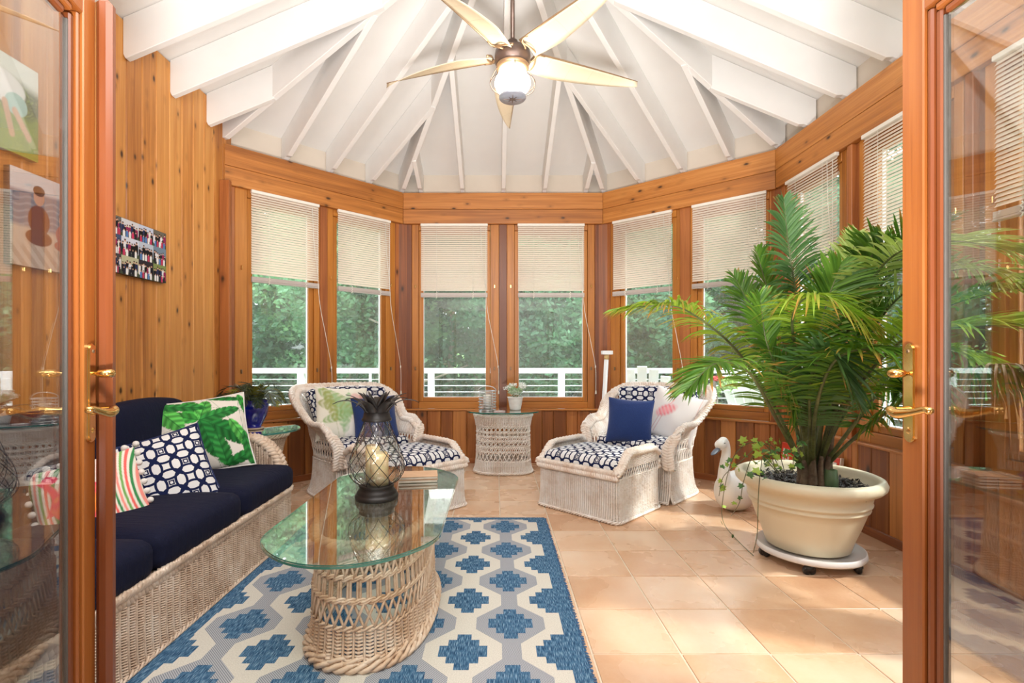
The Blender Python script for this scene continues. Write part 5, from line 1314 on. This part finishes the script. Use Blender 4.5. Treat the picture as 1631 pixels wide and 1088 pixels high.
for i, x in enumerate(xs):
    s = (x-.125)/.735; wd = .165*(1-.1*(1-s)**2)*(1-s**1.8)**.85*(.80+.2*min(1, s*4))+.003
    for j in range(mrow):
        q = j/(mrow-1); V.append((x, -.055+wd*q, .012*math.sin(q*PI)*(1-s)-.045*(q-.4)*(1-.3*s)-.02*s*s))
Q = [(i*mrow+j, (i+1)*mrow+j, (i+1)*mrow+j+1, i*mrow+j+1) for i in range(n-1) for j in range(mrow-1)]
bl_me = mesh('blade', V, Q, True); Vn = np.array(V).reshape(n, mrow, 3)
tb = Tubes(); tb.add(Vn[:, 0][None], np.linspace(.006, .003, n)[None], 8); spar = tb.mesh('spar')
tb = Tubes()
for i in (4, 9, 14, 19): tb.add((Vn[i]-[0,0,.0015])[None], .0009, 4)
seam = tb.mesh('seam'); tb = Tubes(); tb.add(Vn[:, -1][None], .0018, 6); edge = tb.mesh('hem')
tb = Tubes(); tb.add(spline([(.095,0,.0),(.12,-.005,-.005),(.145,-.052,.012),(.19,-.054,.014)], 12)[None], .006, 8); tb.add(spline([(.13,-.05,.012),(.126,.02,.012),(.135,.085,-.02)], 12)[None], .006, 8)
tb.add(spline([(.13,-.05,.010),(.148,.02,-.012),(.135,.085,-.022)], 12)[None], .005, 8); arm = tb.mesh('arm')
for k in range(5):
    a = d(93+72*k)
    b_ = obj('blade', bl_me, SAIL, fa, loc=(0, 0, 2.925), rot=(0, 0, a)); mdx = b_.modifiers.new('s', 'SOLIDIFY'); mdx.thickness = .002
    obj('spar', spar, BRZL, b_); obj('seam', seam, BRZL, b_); obj('hem', edge, SAIL, b_); obj('blade_arm', arm, BRZL, b_)

# ------------------------------------------------------------------ canvas prints on the plank wall
def people(C, x, y, spec):
    for cx, cy, h, body, skin, hair in spec:
        C[:] = over(C, sm(np.hypot((x-cx)/(h*.17), np.maximum(0, np.abs(y-(cy+h*.42))-h*.22)/(h*.17))-1, .15), body)
        C[:] = over(C, sm(np.hypot((x-cx)/(h*.085), (y-(cy+h*.86))/(h*.11))-1, .15), skin); C[:] = over(C, sm(np.hypot((x-cx)/(h*.09), (y-(cy+h*.93))/(h*.06))-1, .2), hair)
def collage(U):
    x, y = U[:, 0], U[:, 1]; C = np.zeros((len(x), 3)); r = random.Random(9); xs = [0, .16, .46, .74, 1]; ys = [0, .34, .68, 1]
    bgs = [lin(70,68,75), lin(215,220,235), lin(200,208,228), lin(135,150,90), lin(110,108,105), lin(190,190,160), lin(190,200,215), lin(110,105,95), lin(70,85,120), lin(215,215,220), lin(50,45,55), lin(120,140,160)]
    k = 0
    for j in range(3):
        for i in range(4):
            mk = (x >= xs[i]) & (x < xs[i+1]) & (y >= ys[j]) & (y < ys[j+1]); xx = (x[mk]-xs[i])/(xs[i+1]-xs[i])*1.3; yy = (y[mk]-ys[j])/(ys[j+1]-ys[j])
            c_ = np.tile(bgs[(k*5) % 12], (mk.sum(), 1)); c_ = over(c_, sm(yy-.22, .1), lin(70,80,60))
            sp = [(.12+.17*q+r.uniform(-.02, .02), r.uniform(.05, .2), r.uniform(.55, .75), [lin(25,25,35), lin(230,230,235), lin(150,40,90), lin(40,50,90), lin(20,20,20)][r.randrange(5)], lin(220,175,150), lin(60,40,30)) for q in range(7)]+[(.2+.22*q, -.05, .5, [lin(240,240,242), lin(35,35,45), lin(200,60,100), lin(90,130,190)][r.randrange(4)], lin(225,180,155), lin(90,65,45)) for q in range(5)]
            people(c_, xx, yy, sp); C[mk] = c_; k += 1
    return C.clip(0, 1)
def garden(U):
    x, y = U[:, 0], U[:, 1]; C = np.tile(lin(120,150,60), (len(x), 1)); C = over(C, sm(.45-y+.04*np.sin(x*20), .08), lin(60,85,35)); tx = np.sin(x*60+np.sin(y*47)*3)*np.sin(y*55+np.sin(x*39)*2)
    C = over(C, .6*np.clip(tx, 0, 1)*(y > .42), lin(165,190,80)); C = over(C, sm(.86-y-.12*x, .1), lin(225,232,225)); C = over(C, .35*np.clip(tx, 0, 1)*(y < .42), lin(180,185,70))
    C = over(C, sm(np.hypot((x-.45)/.36, (y-.66)/.17)-1, .08), lin(235,238,238)); C = over(C, sm(np.hypot((x-.68)/.16, (y-.52)/.12)-1, .08), lin(165,205,200))
    for a_, b_ in (((.66,.45),(.86,.22)), ((.40,.58),(.30,.26)), ((.52,.5),(.62,.2))):
        v = np.array(b_)-np.array(a_); t = np.clip(((x-a_[0])*v[0]+(y-a_[1])*v[1])/(v@v), 0, 1); C = over(C, sm(np.hypot(x-a_[0]-t*v[0], y-a_[1]-t*v[1])-.04, .02), lin(205,160,130))
    return C.clip(0, 1)
def beach(U):
    x, y = U[:, 0], U[:, 1]; C = np.tile(lin(205,195,185), (len(x), 1)); C = over(C, sm(.42-y, .05), lin(110,130,155)); w_ = np.sin(y*90+np.sin(x*17)*2); C = over(C, .4*np.clip(w_, 0, 1)*((y > .42) & (y < .76)), lin(190,200,210)); C = over(C, sm(.78-y+.05*x, .04), lin(218,220,228))
    C = over(C, .6*sm(y-.3+.1*np.sin(x*12), .1)*(np.sin(x*35+y*40) > 0), lin(165,150,140))
    for cx, cy, h, body in ((.42,.28,.62,lin(100,42,38)), (.80,.26,.42,lin(185,105,100))):
        C = over(C, sm(np.hypot((x-cx)/(h*.27), (y-(cy+h*.38))/(h*.26))-1, .1), body); C = over(C, sm(np.hypot((x-cx)/(h*.33), (y-(cy+h*.08))/(h*.14))-1, .1), body*.85)
        C = over(C, sm(np.hypot((x-cx)/(h*.135), (y-(cy+h*.79))/(h*.155))-1, .08), lin(218,165,140)); C = over(C, sm(np.hypot((x-cx)/(h*.145), (y-(cy+h*.89))/(h*.09))-1, .1), lin(80,50,38))
    return C.clip(0, 1)
def canvas(label, y0, y1, z0, z1, fn, n=120):
    t = thing('canvas_print', label, 'picture', (-2.199, (y0+y1)/2, (z0+z1)/2), group='photo canvases on the plank wall'); W, H = y1-y0, z1-z0
    box('stretcher', .0, .030, -W/2, W/2, -H/2, H/2, BLK, t, c=.002)
    g = np.linspace(0, 1, n+1); u, v = np.meshgrid(g, g, indexing='ij'); V = np.stack([np.full_like(u, .0315), (u-.5)*W, (v-.5)*H], -1).reshape(-1, 3)
    idx = np.arange((n+1)**2).reshape(n+1, n+1); q = np.stack([idx[:-1, :-1], idx[1:, :-1], idx[1:, 1:], idx[:-1, 1:]], -1).reshape(-1, 4)
    me = mesh_np('print', V, q, False); paint(me, fn(np.stack([u, v], -1).reshape(-1, 2))); obj('print', me, PRINT, t)
canvas('photo collage canvas on the plank wall between glass door and windows', 2.83, 3.30, 1.605, 1.93, collage, 170)
canvas('garden photo canvas, upper one seen through the left glass door', 2.04, 2.378, 2.04, 2.464, garden)
canvas('beach photo canvas of two children, lower one seen through the left glass door', 2.24, 2.58, 1.54, 1.98, beach)
